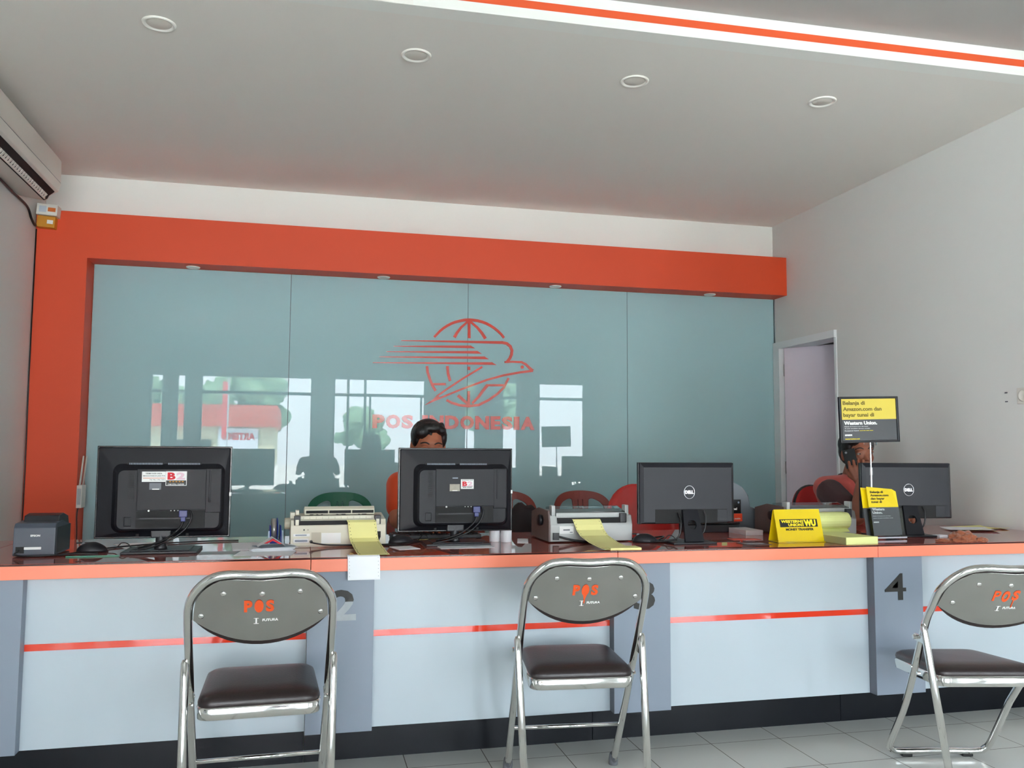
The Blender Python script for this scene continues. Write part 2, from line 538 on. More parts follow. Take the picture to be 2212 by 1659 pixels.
def thing(name, label, cat, loc=(0, 0, 0), rz=0.0, group=None):
    o = bpy.data.objects.new(name, None)
    o.empty_display_size = 0.05
    COL.objects.link(o)
    o.location = loc; o.rotation_euler = (0, 0, rz)
    return tag(o, label, cat, group)
def tag(o, label, cat, group=None):
    o['label'] = label; o['category'] = cat
    if group: o['group'] = group
    return o
def struct(o):
    o['kind'] = 'structure'
    return o
def dup(root, loc=None, rz=None, label=None):
    r = root.copy(); COL.objects.link(r)
    if loc is not None: r.location = loc
    if rz is not None: r.rotation_euler = (0, 0, rz)
    if label: r['label'] = label
    for ch in list(root.children):
        c = ch.copy(); COL.objects.link(c); c.parent = r
        for g in list(ch.children):
            d = g.copy(); COL.objects.link(d); d.parent = c
    return r
def smooth_path(pts, n=6):
    # Catmull-Rom through the points
    P = [Vector(p) for p in pts]
    P = [P[0] * 2 - P[1]] + P + [P[-1] * 2 - P[-2]]
    out = []
    for i in range(1, len(P) - 2):
        for k in range(n):
            t = k / n
            a, b, c, d = P[i - 1], P[i], P[i + 1], P[i + 2]
            out.append(0.5 * ((2 * b) + (c - a) * t + (2 * a - 5 * b + 4 * c - d) * t * t + (3 * b - a - 3 * c + d) * t ** 3))
    out.append(P[-2])
    return out
def pane_material():
    m = bpy.data.materials.new('clear_window_pane'); m.use_nodes = True
    nt = m.node_tree; nt.nodes.clear()
    out = nt.nodes.new('ShaderNodeOutputMaterial'); mx = nt.nodes.new('ShaderNodeMixShader')
    tr = nt.nodes.new('ShaderNodeBsdfTransparent'); gl = nt.nodes.new('ShaderNodeBsdfGlossy'); fr = nt.nodes.new('ShaderNodeFresnel')
    tr.inputs[0].default_value = (0.96, 0.965, 0.965, 1); gl.inputs['Roughness'].default_value = 0.0; fr.inputs[0].default_value = 1.45
    nt.links.new(fr.outputs[0], mx.inputs[0]); nt.links.new(tr.outputs[0], mx.inputs[1]); nt.links.new(gl.outputs[0], mx.inputs[2])
    nt.links.new(mx.outputs[0], out.inputs[0])
    return m
pane = pane_material()
win_glass = pane
def clear_material():
    m = bpy.data.materials.new('clear_plastic_sheet'); m.use_nodes = True
    nt = m.node_tree; nt.nodes.clear()
    out = nt.nodes.new('ShaderNodeOutputMaterial'); mx = nt.nodes.new('ShaderNodeMixShader')
    tr = nt.nodes.new('ShaderNodeBsdfTransparent'); gl = nt.nodes.new('ShaderNodeBsdfGlossy'); fr = nt.nodes.new('ShaderNodeFresnel')
    tr.inputs[0].default_value = (0.9, 0.92, 0.93, 1); gl.inputs['Roughness'].default_value = 0.03; fr.inputs[0].default_value = 1.4
    nt.links.new(fr.outputs[0], mx.inputs[0]); nt.links.new(tr.outputs[0], mx.inputs[1]); nt.links.new(gl.outputs[0], mx.inputs[2])
    nt.links.new(mx.outputs[0], out.inputs[0])
    return m
clear_plastic = clear_material()

# ------------------------------------------------------------------ room shell
mb = MB().box(HX0 - .15, HX1 + .15, HY - 0.15, 6.1, -0.12, 0.0)
struct(mb.build('floor', tiles))
mb = MB().box(XL - .15, 6.2, 3.2, 6.1, ZC, ZC + 0.3)
struct(mb.build('ceiling', ceil_mat))
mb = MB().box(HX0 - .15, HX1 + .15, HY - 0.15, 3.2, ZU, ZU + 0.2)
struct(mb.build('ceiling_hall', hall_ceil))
mb = MB().box(XL - .15, 6.2, YW, YW + 0.15, 0, ZC)
struct(mb.build('wall_back', white_wall))
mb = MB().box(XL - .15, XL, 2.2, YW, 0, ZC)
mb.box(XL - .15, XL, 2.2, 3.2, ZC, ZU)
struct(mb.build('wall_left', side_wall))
mb = MB()
DY0, DY1, DZ = 5.03, 5.735, 1.93
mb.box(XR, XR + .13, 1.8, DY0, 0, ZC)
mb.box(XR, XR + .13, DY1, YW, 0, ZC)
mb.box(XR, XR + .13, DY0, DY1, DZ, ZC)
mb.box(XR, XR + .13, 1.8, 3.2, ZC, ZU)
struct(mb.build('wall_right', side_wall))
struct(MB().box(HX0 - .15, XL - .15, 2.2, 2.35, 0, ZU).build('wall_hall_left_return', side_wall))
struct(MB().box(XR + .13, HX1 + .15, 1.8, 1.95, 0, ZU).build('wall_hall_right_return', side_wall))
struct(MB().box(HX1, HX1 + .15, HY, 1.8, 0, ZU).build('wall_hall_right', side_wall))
for nm, xa, y1_, (a_, b_), k in (('wall_hall_left', HX0 - .15, 2.2, ADDED_SIDE_L, 9),):  # left hall wall, opened by an added window out of view for light
    m_ = MB().box(xa, xa + .15, HY, a_, 0, ZU).box(xa, xa + .15, b_, y1_, 0, ZU).box(xa, xa + .15, a_, b_, 2.72, ZU)
    struct(m_.build(nm, side_wall))
    m_ = MB()
    n_ = round((b_ - a_) / 1.05)
    for q in range(n_ + 1):
        yy = a_ + .02 + (b_ - a_ - .04) * q / n_
        m_.box(xa + .05, xa + .10, yy - .02, yy + .02, 0, 2.72)
    m_.box(xa + .05, xa + .10, a_, b_, 2.10, 2.15); m_.box(xa + .05, xa + .10, a_, b_, 2.68, 2.72); m_.box(xa + .05, xa + .10, a_, b_, 0, .04)
    wf = struct(m_.build('window_%d' % k, win_frame))  # frame of the added side window
    MB().box(xa + .072, xa + .077, a_ + .03, b_ - .03, .04, 2.68).build('pane', pane, wf)
struct(MB().box(XR + .13, 6.2, 4.0, 4.15, 0, ZC).build('wall_side_room_front', side_wall))
struct(MB().box(6.05, 6.2, 4.15, YW, 0, ZC).build('wall_side_room_right', side_wall))

# front wall with its window openings
mb = MB()
xs = [HX0]
for a_, b_ in WIN:
    xs += [a_, b_]
xs.append(HX1)
for i in range(0, len(xs), 2):
    mb.box(xs[i], xs[i + 1], HY - .15, HY, 0, 2.43)
mb.box(HX0, HX1, HY - .15, HY, 2.43, ZU)
struct(mb.build('wall_front', side_wall))
for k, (a_, b_) in enumerate(WIN):
    w = MB()
    f = 0.035
    w.box(a_, b_, HY - .10, HY - .05, 2.43 - f, 2.43); w.box(a_, b_, HY - .10, HY - .05, 0, f)
    w.box(a_, a_ + f, HY - .10, HY - .05, f, 2.43 - f); w.box(b_ - f, b_, HY - .10, HY - .05, f, 2.43 - f)
    w.box(a_ + f, b_ - f, HY - .10, HY - .05, 2.10, 2.15)
    if k == 3:
        for q in (0.73, 1.025):
            w.box(q - .02, q + .02, HY - .10, HY - .05, f, 2.43 - f)
        w.box(1.10, 1.13, HY - .10, HY - .05, f, 2.10); w.box(2.0, 2.03, HY - .10, HY - .05, f, 2.10)
    if k in (0, 1, 7):
        w.box(a_ + f, b_ - f, HY - .10, HY - .05, 1.0, 1.03)
    if k == 7:
        w.box(5.86, 6.10, HY - .10, HY - .05, f, 2.4)
    wf = struct(w.build('window_%d' % (k + 1), win_frame))
    MB().box(a_ + f, b_ - f, HY - .078, HY - .073, f, 2.43 - f).build('pane', pane, wf)

# stepped edge where the low ceiling begins: white, orange, white bands
def fascia(name, z0, z1, mat):
    yl, yr = 3.245, 3.13
    vs = [(XL, yl, z0), (XR, yr, z0), (XR, yr, z1), (XL, yl, z1), (XL, yl + .08, z0), (XR, yr + .08, z0), (XR, yr + .08, z1), (XL, yl + .08, z1)]
    fs = [[0, 1, 2, 3], [5, 4, 7, 6], [4, 0, 3, 7], [1, 5, 6, 2], [3, 2, 6, 7], [4, 5, 1, 0]]
    return MB().add(vs, fs).build(name, mat)
struct(fascia('trim_1', ZC - .001, ZC + .040, white_wall))
struct(fascia('trim_2', ZC + .040, ZC + .073, orange_trim))
struct(fascia('trim_3', ZC + .073, ZU, white_wall))

# orange surround: pillar and bulkhead in one L
mb = MB()
mb.box(XL + .002, XK, YK, YW, 0, ZKT)
mb.box(XK, XR, YK, YW, ZKB, ZKT)
struct(mb.build('trim_4', orange_paint))
# right edge of the glass: thin metal strip
struct(MB().box(XR - .006, XR, YW - .02, YW - .001, 0, ZKB).build('trim_5', alu))

seam = [XK + .002, -0.108, 1.082, 2.253, XR - .008]
lab = ['frosted teal glass wall panel beside the orange pillar, leftmost of four',
       'teal glass wall panel behind the green chair, left half of the red emblem on its edge',
       'teal glass wall panel right of the emblem seam, behind the two brown chairs',
       'teal glass wall panel nearest the doorway, rightmost of four']
for i in range(4):
    o = MB().box(seam[i] + .0018, seam[i + 1] - .0018, YW - .012, YW - .0015, 0.02, ZKB - .001, bev=.001, seg=1).build('glass_wall_panel', teal_glass)
    tag(o, lab[i], 'glass panel', 'teal glass panels along the back wall')
YG = YW - .012
for i in (1, 2, 3):
    struct(MB().box(seam[i] - .0016, seam[i] + .0016, YW - .0095, YW - .0004, 0.02, ZKB - .001).build('trim_%d' % (5 + i), dark_laminate))

# doorway in the right wall
df = MB()
w_ = 0.052
df.box(XR - .008, XR + .135, DY0 - w_ * .2, DY0 + .012, 0, DZ)
df.box(XR - .022, XR + .135, DY1 - .03, DY1 + w_, 0, DZ)
df.box(XR - .022, XR + .135, DY0 - w_ * .2, DY1 + w_, DZ - .005, DZ + .045)
dr = struct(df.build('door_1', door_frame_mat))
ang = math.atan2(5.382 - 5.731, 3.683 - 3.481)
T = Matrix.Translation((XR + .04, 5.70, 0)) @ Matrix.Rotation(ang, 4, 'Z')
leaf = MB().box(0, .74, -.038, 0, .01, DZ - .005, bev=.002, mat=T).build('door_leaf', door_mat, dr)
hg = MB()
for z in (1.72, 1.0, .25):
    hg.box(XR + .012, XR + .04, 5.688, 5.700, z, z + .09, bev=.002); hg.cyl((XR + .03, 5.690, z), .007, .09)
hg.build('hinge', steel, dr)
hd = MB().cyl((.68, -.04, 1.0), .012, .05, 'y', mat=T @ Matrix.Translation((0, -.05, 0))).cyl((.58, -.085, 1.0), .01, .11, 'x', mat=T)
hd.build('door_handle', steel, dr)
# black block that paints in the dark gap above the open leaf
MB().box(XR + .10, XR + .135, DY0 + .03, DY0 + .12, DZ - .06, DZ - .006).build('dark_gap_block', slot_black, dr)

# ------------------------------------------------------------------ outdoors, seen in the glass
struct(MB().box(-30, 30, -45, HY - .15, -.2, -.05).build('ground', concrete))
b = thing('shop_building', 'low cream building with a red roof edge across the street, mirrored in the glass wall', 'building', (-1.9, -15.5, -.05))
MB().box(-3.0, 1.0, -4, 0, 0, 1.9).build('wall', cream_wall, b)
MB().box(-3.1, 1.1, -4.2, .25, 1.9, 2.55).build('roof', roof_red, b)
bn = MB().box(-.60, .55, .05, .09, .5, 1.85).build('banner', banner_mat, b)
t_ = MB(); put_text(t_, 'ARTEMIS', 0, 0, .95, .22, 0, bold=.05)
tt = MB(); tt.v, tt.f, tt.fm, tt.fs = [Vector((.46 - v.x, .095 - v.y, 1.5 + v.z)) for v in t_.v], t_.f, t_.fm, t_.fs
tt.build('banner_lettering', flag_red, bn)
for px_ in (-1.9, -1.2):
    MB().box(px_, px_ + .4, -.02, .04, .8, 1.5).build('window', mon_pl, b)
fp = thing('flag_pole', 'tall red banner on a pole outside, mirrored in the glass wall', 'flag', (-1.75, -9.5, -.05))
MB().cyl((0, 0, 0), .02, 2.9, seg=10).build('pole', alu, fp)
MB().box(-.13, .0, -.01, .01, 1.5, 2.8, bev=.004).build('banner', flag_red, fp)
tag(MB().box(-9, 14, -13.2, -13.0, -.05, .75).build('boundary_wall', white_wall), 'low white street wall outside, mirrored in the glass wall', 'wall')
random.seed(4)
def tree(x, y, h, r, lab_):
    t = thing('street_tree', lab_, 'tree', (x, y, -.05), 0, 'trees across the street')
    MB().tube([(0, 0, 0), (.08, 0, h * .4), (0, 0, h * .75)], [.16, .12, .05], 8).build('trunk', bark, t)
    c = MB()
    for k in range(34):
        a, e, q = random.uniform(0, 2 * PI), random.uniform(-.6, 1.3), random.uniform(.3, 1)
        p = (math.cos(a) * math.cos(e) * r * q, math.sin(a) * math.cos(e) * r * q, h * .75 + math.sin(e) * r * q * .9)
        s = r * random.uniform(.18, .36)
        bm = bmesh.new(); bmesh.ops.create_icosphere(bm, subdivisions=2, radius=s)
        for v in bm.verts:
            v.co = v.co * random.uniform(.75, 1.2) + Vector(p)
        c.add_bm(bm, 0, False)
    c.build('crown', leaf_mat, t)
tree(-6.6, -22, 3.6, 2.0, 'broad green tree behind the left end of the cream building, seen mirrored')
tree(-2.2, -23, 3.4, 1.9, 'broad green tree behind the middle of the cream building, seen mirrored')
tree(2.4, -26, 2.6, 1.2, 'smaller green tree right of the cream building, seen mirrored')
tree(7.2, -23, 4.0, 1.6, 'slim green tree far along the street, seen mirrored')

# ------------------------------------------------------------------ emblem and lettering on the glass
GL = [
(0.0164,0.0208,[(0.848,1.928),(0.887,1.971),(0.911,1.992),(0.937,2.01),(0.965,2.026),(0.994,2.038),(1.025,2.047),(1.056,2.054),(1.088,2.057)]),
(0.0208,0.0164,[(1.088,2.057),(1.12,2.056),(1.152,2.053),(1.183,2.046),(1.213,2.036),(1.242,2.022),(1.269,2.006),(1.294,1.987),(1.318,1.965),(1.338,1.941)]),
(0.0175,0.0175,[(0.801,1.728),(0.806,1.685),(0.821,1.64),(0.841,1.594),(0.862,1.56)]),
(0.0164,0.0186,[(0.938,1.499),(0.975,1.48),(1.028,1.465),(1.092,1.46)]),
(0.0186,0.0153,[(1.092,1.46),(1.163,1.469),(1.233,1.505),(1.292,1.547),(1.34,1.594),(1.372,1.66)]),
(0.0219,0.0142,[(0.988,1.931),(1.005,1.963),(1.034,2.002),(1.083,2.048)]),
(0.0197,0.0197,[(1.089,2.051),(1.091,1.929)]),
(0.0142,0.0219,[(1.098,2.046),(1.146,2.007),(1.179,1.97),(1.205,1.93)]),
(0.0186,0.0186,[(0.941,1.732),(0.947,1.678),(0.961,1.629)]),
(0.0186,0.0186,[(1.091,1.731),(1.091,1.708)]),
(0.0175,0.0197,[(1.091,1.563),(1.092,1.459)]),
(0.0219,0.0186,[(1.016,1.532),(1.054,1.501),(1.098,1.465)]),
(0.0164,0.0219,[(1.116,1.479),(1.162,1.527),(1.191,1.568),(1.221,1.606)]),
(0.0153,0.0153,[(1.215,1.606),(1.34,1.609)]),
(0.0153,0.0153,[(0.83,1.604),(0.931,1.607)])]
BD = [
(0.0044,0.0197,[(0.623,1.896),(0.924,1.901),(1.326,1.907)]),
(0.0197,0.0208,[(1.326,1.907),(1.359,1.901),(1.383,1.883),(1.395,1.854),(1.392,1.825),(1.38,1.798),(1.36,1.771)]),
(0.0132,0.0186,[(1.343,1.771),(1.399,1.775),(1.465,1.774),(1.495,1.76),(1.52,1.737),(1.547,1.716)]),
(0.0164,0.0121,[(1.547,1.716),(1.459,1.703),(1.339,1.679),(1.22,1.644),(1.044,1.576),(0.929,1.527),(0.86,1.497)]),
(0.0329,0.0016,[(0.888,1.521),(0.848,1.494),(0.791,1.462)]),
(0.0121,0.0132,[(0.871,1.523),(0.928,1.565),(1.044,1.645),(1.184,1.733)]),
(0.0033,0.0186,[(0.572,1.855),(0.809,1.862),(1.103,1.869)]),
(0.0033,0.0186,[(0.525,1.817),(0.809,1.824),(1.151,1.833)]),
(0.0033,0.0186,[(0.478,1.78),(0.81,1.788),(1.201,1.796)]),
(0.0033,0.0186,[(0.434,1.74),(0.81,1.748),(1.255,1.758)])]
em = thing('wall_emblem', 'red emblem of a bird flying across a globe, on the teal glass wall', 'emblem', (1.05, YG, 1.75))
def strokes(name, data, depth, extra=None):
    m_ = MB()
    for k_, (w0, w1, pts) in enumerate(data):
        m_.ribbon([(x - 1.05, z - 1.75) for x, z in pts], w0, w1, -depth - k_ * .00025, -.0004)
    if extra: extra(m_)
    return m_.build(name, logo_red, em)
strokes('globe', GL, .006)
def eye_(m_):
    m_.cyl((1.47 - 1.05, -.008, 1.74 - 1.75), .0115, .0075, 'y')
    for (x, z, w) in ((1.103, 1.869, .03), (1.151, 1.833, .03), (1.201, 1.796, .03), (1.255, 1.758, .03)):
        m_.prism([(x - 1.051, z - 1.75 + .0093), (x - 1.05 + w, z - 1.75 - .0093), (x - 1.051, z - 1.75 - .0093)], 'y', -.008, -.0005)
strokes('bird', BD, .008, eye_)
lt = thing('wall_lettering', 'red block letters reading POS INDONESIA under the bird emblem', 'lettering', (0.436, YG, 1.301))
word = 'POS INDONESIA'
adv = {'P': .86, 'O': 1.0, 'S': .82, ' ': .5, 'I': .46, 'N': 1.02, 'D': 1.0, 'E': .76, 'A': 1.04}
tot = sum(adv[c] for c in word)
x_ = 0.0
for i, c in enumerate(word):
    wd = adv[c] / tot * 1.13
    if c != ' ':
        m_ = MB(); put_text(m_, c, x_ + .004, 0 - (x_ + wd / 2) * .0, wd - .010, .092, -.004, bold=.055, th=.007)
        m_.build('letter', logo_red, lt)
    x_ += wd

# ------------------------------------------------------------------ lights in ceilings
def downlight(x, y, z, r, lab_, grp, deep=.02):
    t = thing('downlight', lab_, 'ceiling light', (x, y, z), 0, grp)
    MB().lathe([(r * .80, -.001), (r * .86, -.006), (r, -.007), (r * 1.06, -.0035), (r * 1.07, -.0005), (r * .8, -.0005)], 36).build('trim_ring', light_white, t)
    MB().lathe([(0.001, -.004), (r * .7, -.0035), (r * .79, -.001), (r * .79, -.0004), (.001, -.0004)], 32).build('lens', light_glass, t)
    return t
cl = ['near the left side wall', 'above the bird emblem, second from left', 'third from left in the low ceiling', 'near the right side wall']
for (x, y), l_ in zip([(-.613, 3.60), (.435, 3.62), (1.455, 3.63), (2.433, 3.62)], cl):
    downlight(x, y, ZC, .062, 'round white recessed ceiling light ' + l_, 'recessed lights in the low ceiling')
bl = ['leftmost, over the first monitor', 'second from left, left of the bird emblem', 'third from left, right of the bird emblem', 'rightmost, near the side wall']
for x, l_ in zip([-.714, .492, 1.69, 2.873], bl):
    downlight(x, 5.72, ZKB, .040, 'small round light under the orange bulkhead, ' + l_, 'small lights under the orange bulkhead')
# ------------------------------------------------------------------ service counter
def counter_unit(x0, width, colw, num, lab_, tape=None):
    t = thing('counter_unit', lab_, 'counter', (x0, YP, 0), 0, 'service counter units')
    w = width - .0008
    MB().box(colw, w, 0, .018, ZP, ZS).build('front_panel', pale_laminate, t)
    MB().box(0.001, w - .001, YB - YP, YB - YP + .02, 0, ZP + .0).build('plinth', black_tile, t)
    MB().box(0.0, w, .018, YB - YP + .02, ZP - .0005, ZP + .015).build('bottom_board', dark_laminate, t)
    MB().box(w - .02, w - .002, YB - YP + .025, .66, 0.0, ZS).build('side_panel', dark_laminate, t)
    if colw > 0:
        MB().box(.001, colw, YCOL - YP, .016, ZP, ZS, m=0).build('column', grey_laminate, t)
        MB().box(.0, .0008, YCOL - YP, 0, ZP, ZS).build('column_side', dark_laminate, t)
    s = MB().box(colw + .001, w - .001, -.0035, 0, .490, .512, bev=.0006).build('orange_strip', red_tape, t)
    if num:
        mn = MB()
        d = YCOL - YP
        if num == '4':
            put_text(mn, '4', .049, .551, .100, .108, d - .0012, bold=.005, th=.002)
        if num == '3':
            put_text(mn, '3', .080, .553, .086, .108, d - .0012, bold=.03, th=.002)
        if num == '2':
            # upper half of the figure still black, lower half peeled to its outline
            vs, fs, a, b_, c, d2 = text_mesh('2', .03, .5)
            bm = bmesh.new(); bv = [bm.verts.new(((v.x - a) / (b_ - a) * .090 + .077, v.z * .002 + d - .0012, (v.y - c) / (d2 - c) * .106 + .557)) for v in vs]
            for f in fs:
                try: bm.faces.new([bv[i] for i in f])
                except ValueError: pass
            up = bm.copy()
            bmesh.ops.bisect_plane(up, geom=list(up.verts) + list(up.edges) + list(up.faces), plane_co=(0, 0, .622), plane_no=(0, 0, -1), clear_outer=True)
            mn.add_bm(up, 0, False)
            bmesh.ops.bisect_plane(bm, geom=list(bm.verts) + list(bm.edges) + list(bm.faces), plane_co=(0, 0, .622), plane_no=(0, 0, 1), clear_outer=True)
            mn.add_bm(bm, 1, False)
        mn.build('number', [text_black, M('peeled_number_backing', '#a3a9ae', .6, noise=.12, nscale=60)], t)
    return t
CU = 1.127
counter_unit(XL + .001, .4995, 0, '', 'grey counter front at the far left, next to the side wall')
units = [(-1.094, None, 'pale counter front left of the number 2 column, below the first monitor'),
         (.033, '2', 'counter front with the half peeled number 2, below the second monitor'),
         (1.160, '3', 'counter front with number 3, partly hidden by the middle folding chair'),
         (2.287, '4', 'counter front with number 4, nearest the right wall')]
for k, (x0, num, l_) in enumerate(units):
    x0 -= .008
    counter_unit(x0, CU if k < 3 else XR - x0 - .002, .229, num, l_)

tops = [(XL + .001, -1.094, 'short end section of the red-brown counter top against the left wall'),
        (-1.094, .033, 'counter top section with the first monitor and the slip printer'),
        (.033, 1.160, 'counter top section with the beige dot matrix printer and second monitor'),
        (1.160, 2.284, 'counter top section with the yellow tent sign and third monitor'),
        (2.284, XR - .001, 'right end section of the counter top, with the orange cloth')]
for a_, b_, l_ in tops:
    t = thing('countertop', l_, 'counter top', ((a_ + b_) / 2, YF, ZS), 0, 'counter top sections')
    h = (b_ - a_) / 2 - .0012
    MB().box(-h, h, .0, YE - YF, 0, ZT - ZS, bev=.0008, seg=1).build('edge_board', salmon, t)
    MB().box(-h, h, .0005, YE - YF, ZT - ZS + .0002, ZTOP - ZS - .0015, m=0).build('edge_line', dark_edge, t)
    MB().box(-h, h, .001, YE - YF, ZTOP - ZS - .0013, ZTOP - ZS, bev=.0004, seg=1).build('glass_sheet', wood_top, t)

# ------------------------------------------------------------------ folding chairs
def arc_top(wb, z0, z1, zt, n=8):
    half = [(wb, z0), (wb * 1.0, z1 - .02), (wb * .987, zt - .094), (wb * .94, zt - .066), (wb * .86, zt - .041), (wb * .74, zt - .018), (wb * .60, zt - .005), (wb * .40, zt - .001), (wb * .2, zt - .003), (0, zt - .0045)]
    full = half[:-1] + [half[-1]] + [(-x, z) for x, z in half[:-1][::-1]]
    return full
def folding_chair(label, loc, rz, V, style):
    t = thing('folding_chair', label, 'chair', loc, rz, 'folding chairs in front of the counter')
    yf = .22
    def A(z, x=0, off=0):
        k = z / V['zt']
        return Vector((x, yf + (V['yt'] - yf) * k - off, z))
    nrm = Vector((0, V['zt'], -(V['yt'] - yf))).normalized()      # points to the front side (+y)
    R = .0125
    zt = V['zt'] + .016
    zp = V['ap'] * V['zt']
    # back frame with the front legs in one bent tube
    top = arc_top(V['wb'], zp, V['zt'] - .11, zt)
    foot0 = .0 if style == 'A' else .028
    pts = [A(foot0 + .012, V['wf'])] if style == 'A' else [A(.045, V['wf'] * 1.02)]
    pts += [A(.25, V['wf'] + .003)] + [A(z, x) for x, z in top] + [A(.25, -V['wf'] - .003)]
    pts += [A(foot0 + .012, -V['wf'])] if style == 'A' else [A(.045, -V['wf'] * 1.02)]
    if style == 'A':
        pts = smooth_path(pts, 5)
        MB().tube(pts, R, 14).build('back_frame', chrome, t)
        for s in (-1, 1):
            p = A(0, s * V['wf'])
            MB().lathe([(.0125, 0), (.017, .002), (.0175, .02), (.0155, .042), (.0145, .044)], 16, mat=Matrix.Translation((p.x, p.y, 0)) @ Matrix.Rotation(.28, 4, 'X')).build('foot_cap', rubber, t)
        c = [A(V['zc'], -V['wf'] - .002), A(V['zc'], V['wf'] + .002)]
        MB().tube(c, .0075, 10).build('crossbar', chrome, t)
    else:
        lo = [A(.070, -V['wf'] * 1.02), A(.033, -V['wf'] * .96), A(.0215, -V['wf'] * .82, 0), A(.0215, -.06), A(.0215, .06), A(.0215, V['wf'] * .82), A(.033, V['wf'] * .96), A(.070, V['wf'] * 1.02)]
        loop = smooth_path(pts[1:-1] + lo + [pts[1]], 5)[:-1]
        MB().tube(loop, R, 14, closed=True).build('back_frame', chrome, t)
        for s in (-1, 1):
            p = A(.0, s * V['wf'] * .62)
            MB().box(p.x - .02, p.x + .02, p.y - .022, p.y + .010, 0, .022, bev=.005).build('foot_pad', black_rubber, t)
    # rear legs outside the front ones
    for s in (-1, 1):
        pz = A(zp, s * V['wp'])
        q0 = Vector((s * (V['wp'] + .010), pz.y - .012, pz.z + .012))
        q1 = Vector((s * V['wr'], V['yr'], .012))
        k_ = (q0 - q1).length
        d = (q0 - q1).normalized()
        lg = MB().tube([q1, q1 + d * (k_ - .12), q0 - d * .05, q0 - d * .01, q0], [R, R, R * .98, R * .86, R * .55], 14).build('rear_leg', chrome, t)
        MB().lathe([(.0125, 0), (.017, .002), (.0175, .02), (.0155, .042), (.0145, .044)], 16, mat=Matrix.Translation((q1.x, q1.y, 0)) @ Matrix.Rotation(-.2, 4, 'X')).build('foot_cap', rubber, lg)
        # pivot bracket and bolts
        br = MB()
        pb = A(zp - .045, s * (V['wp'] + .004))
        br.box(pb.x - .003, pb.x + .003, pb.y - .03, pb.y + .03, pb.z - .012, pb.z + .012, bev=.002)
        br = br.build('pivot_bracket', chrome, t)
        bo = MB()
        bo.cyl((pb.x + (s * .003 if s > 0 else -.015), pb.y + .012, pb.z + .002), .008, .012, 'x', 10)
        ps = A(V['zsr'] + .03, s * (V['wb'] - .008))
        bo.build('bolt', chrome, br)
        MB().cyl((ps.x - .006, ps.y, ps.z), .006, .012, 'x', 10).build('bolt', chrome, br)
        MB().cyl((ps.x - .006, ps.y - .045, ps.z - .012), .006, .012, 'x', 10).build('bolt', chrome, br)
    # back rest plate, slightly hollow, with rivets and stencil
    W = V['wb'] - .014
    zc_ = V['zt'] - .118          # height of the side corners
    up = [(-W, zc_), (-W * .985, zc_ + .035), (-W * .95, zt - .068), (-W * .86, zt - .044), (-W * .74, zt - .023), (-W * .60, zt - .010), (-W * .40, zt - .006), (-W * .2, zt - .008), (0, zt - .010),
          (W * .2, zt - .008), (W * .40, zt - .006), (W * .60, zt - .010), (W * .74, zt - .023), (W * .86, zt - .044), (W * .95, zt - .068), (W * .985, zc_ + .035), (W, zc_)]
    zb = V['zt'] - .182
    lo = []
    for k in range(1, 20):
        a = k / 20
        x = W * (1 - 2 * a)
        lo.append((x, zb + (zc_ - zb) * (abs(x) / W) ** 2.1))
    def plate(off0, off1, grow, mat, name, parent):
        m_ = MB()
        n = 24
        outer = up + lo
        def hi_lo(x):
            def interp(poly, x):
                poly = sorted(poly)
                for i in range(len(poly) - 1):
                    if poly[i][0] <= x <= poly[i + 1][0]:
                        k = (x - poly[i][0]) / max(1e-9, poly[i + 1][0] - poly[i][0])
                        return poly[i][1] + (poly[i + 1][1] - poly[i][1]) * k
                return poly[-1][1]
            return interp(up, x), interp([(-W, zc_)] + lo[::-1] + [(W, zc_)], x)
        vs = []
        rows = 6
        for i in range(n + 1):
            x = W * math.sin((i / n - .5) * PI)
            h, l = hi_lo(max(-W, min(W, x)))
            l -= grow * max(0.0, 1 - (abs(x) / W) ** 6)
            if h < l + .002: h = l + .002
            for j in range(rows + 1):
                z = l + (h - l) * j / rows
                bow = -.014 * (1 - (x / W) ** 2)
                for off in (off0, off1):
                    p = A(z, x) + nrm * (off + bow)
                    vs.append(p)
        fs = []
        def I(i, j, s): return (i * (rows + 1) + j) * 2 + s
        for i in range(n):
            for j in range(rows):
                fs.append([I(i, j, 0), I(i + 1, j, 0), I(i + 1, j + 1, 0), I(i, j + 1, 0)])
                fs.append([I(i, j, 1), I(i, j + 1, 1), I(i + 1, j + 1, 1), I(i + 1, j, 1)])
            fs.append([I(i, 0, 0), I(i, 0, 1), I(i + 1, 0, 1), I(i + 1, 0, 0)])
            fs.append([I(i, rows, 0), I(i + 1, rows, 0), I(i + 1, rows, 1), I(i, rows, 1)])
        for j in range(rows):
            fs.append([I(0, j, 0), I(0, j + 1, 0), I(0, j + 1, 1), I(0, j, 1)])
            fs.append([I(n, j, 0), I(n, j, 1), I(n, j + 1, 1), I(n, j + 1, 0)])
        m_.add(vs, fs, 0, False)
        o = m_.build(name, mat, parent)
        for p in o.data.polygons:
            p.use_smooth = True
        o.modifiers.new('edges', 'EDGE_SPLIT').split_angle = math.radians(50)
        return o
    bp = plate(-.004, -.0025, 0, chrome_plate, 'backrest_plate', t)
    plate(-.0015, .018, .013, leather, 'backrest_pad', t)
    for x, z in ((-.105, V['zt'] - .033), (0.0, V['zt'] - .034), (.105, V['zt'] - .033), (-.166, V['zt'] - .104), (.166, V['zt'] - .104)):
        p = A(z, x) - nrm * (.004 + .014 * (1 - (x / W) ** 2))
        MB().add_bm(_dome(.0085), 0, True, Matrix.Translation(p) @ (-nrm).to_track_quat('Z', 'Y').to_matrix().to_4x4()).build('rivet', chrome, bp)
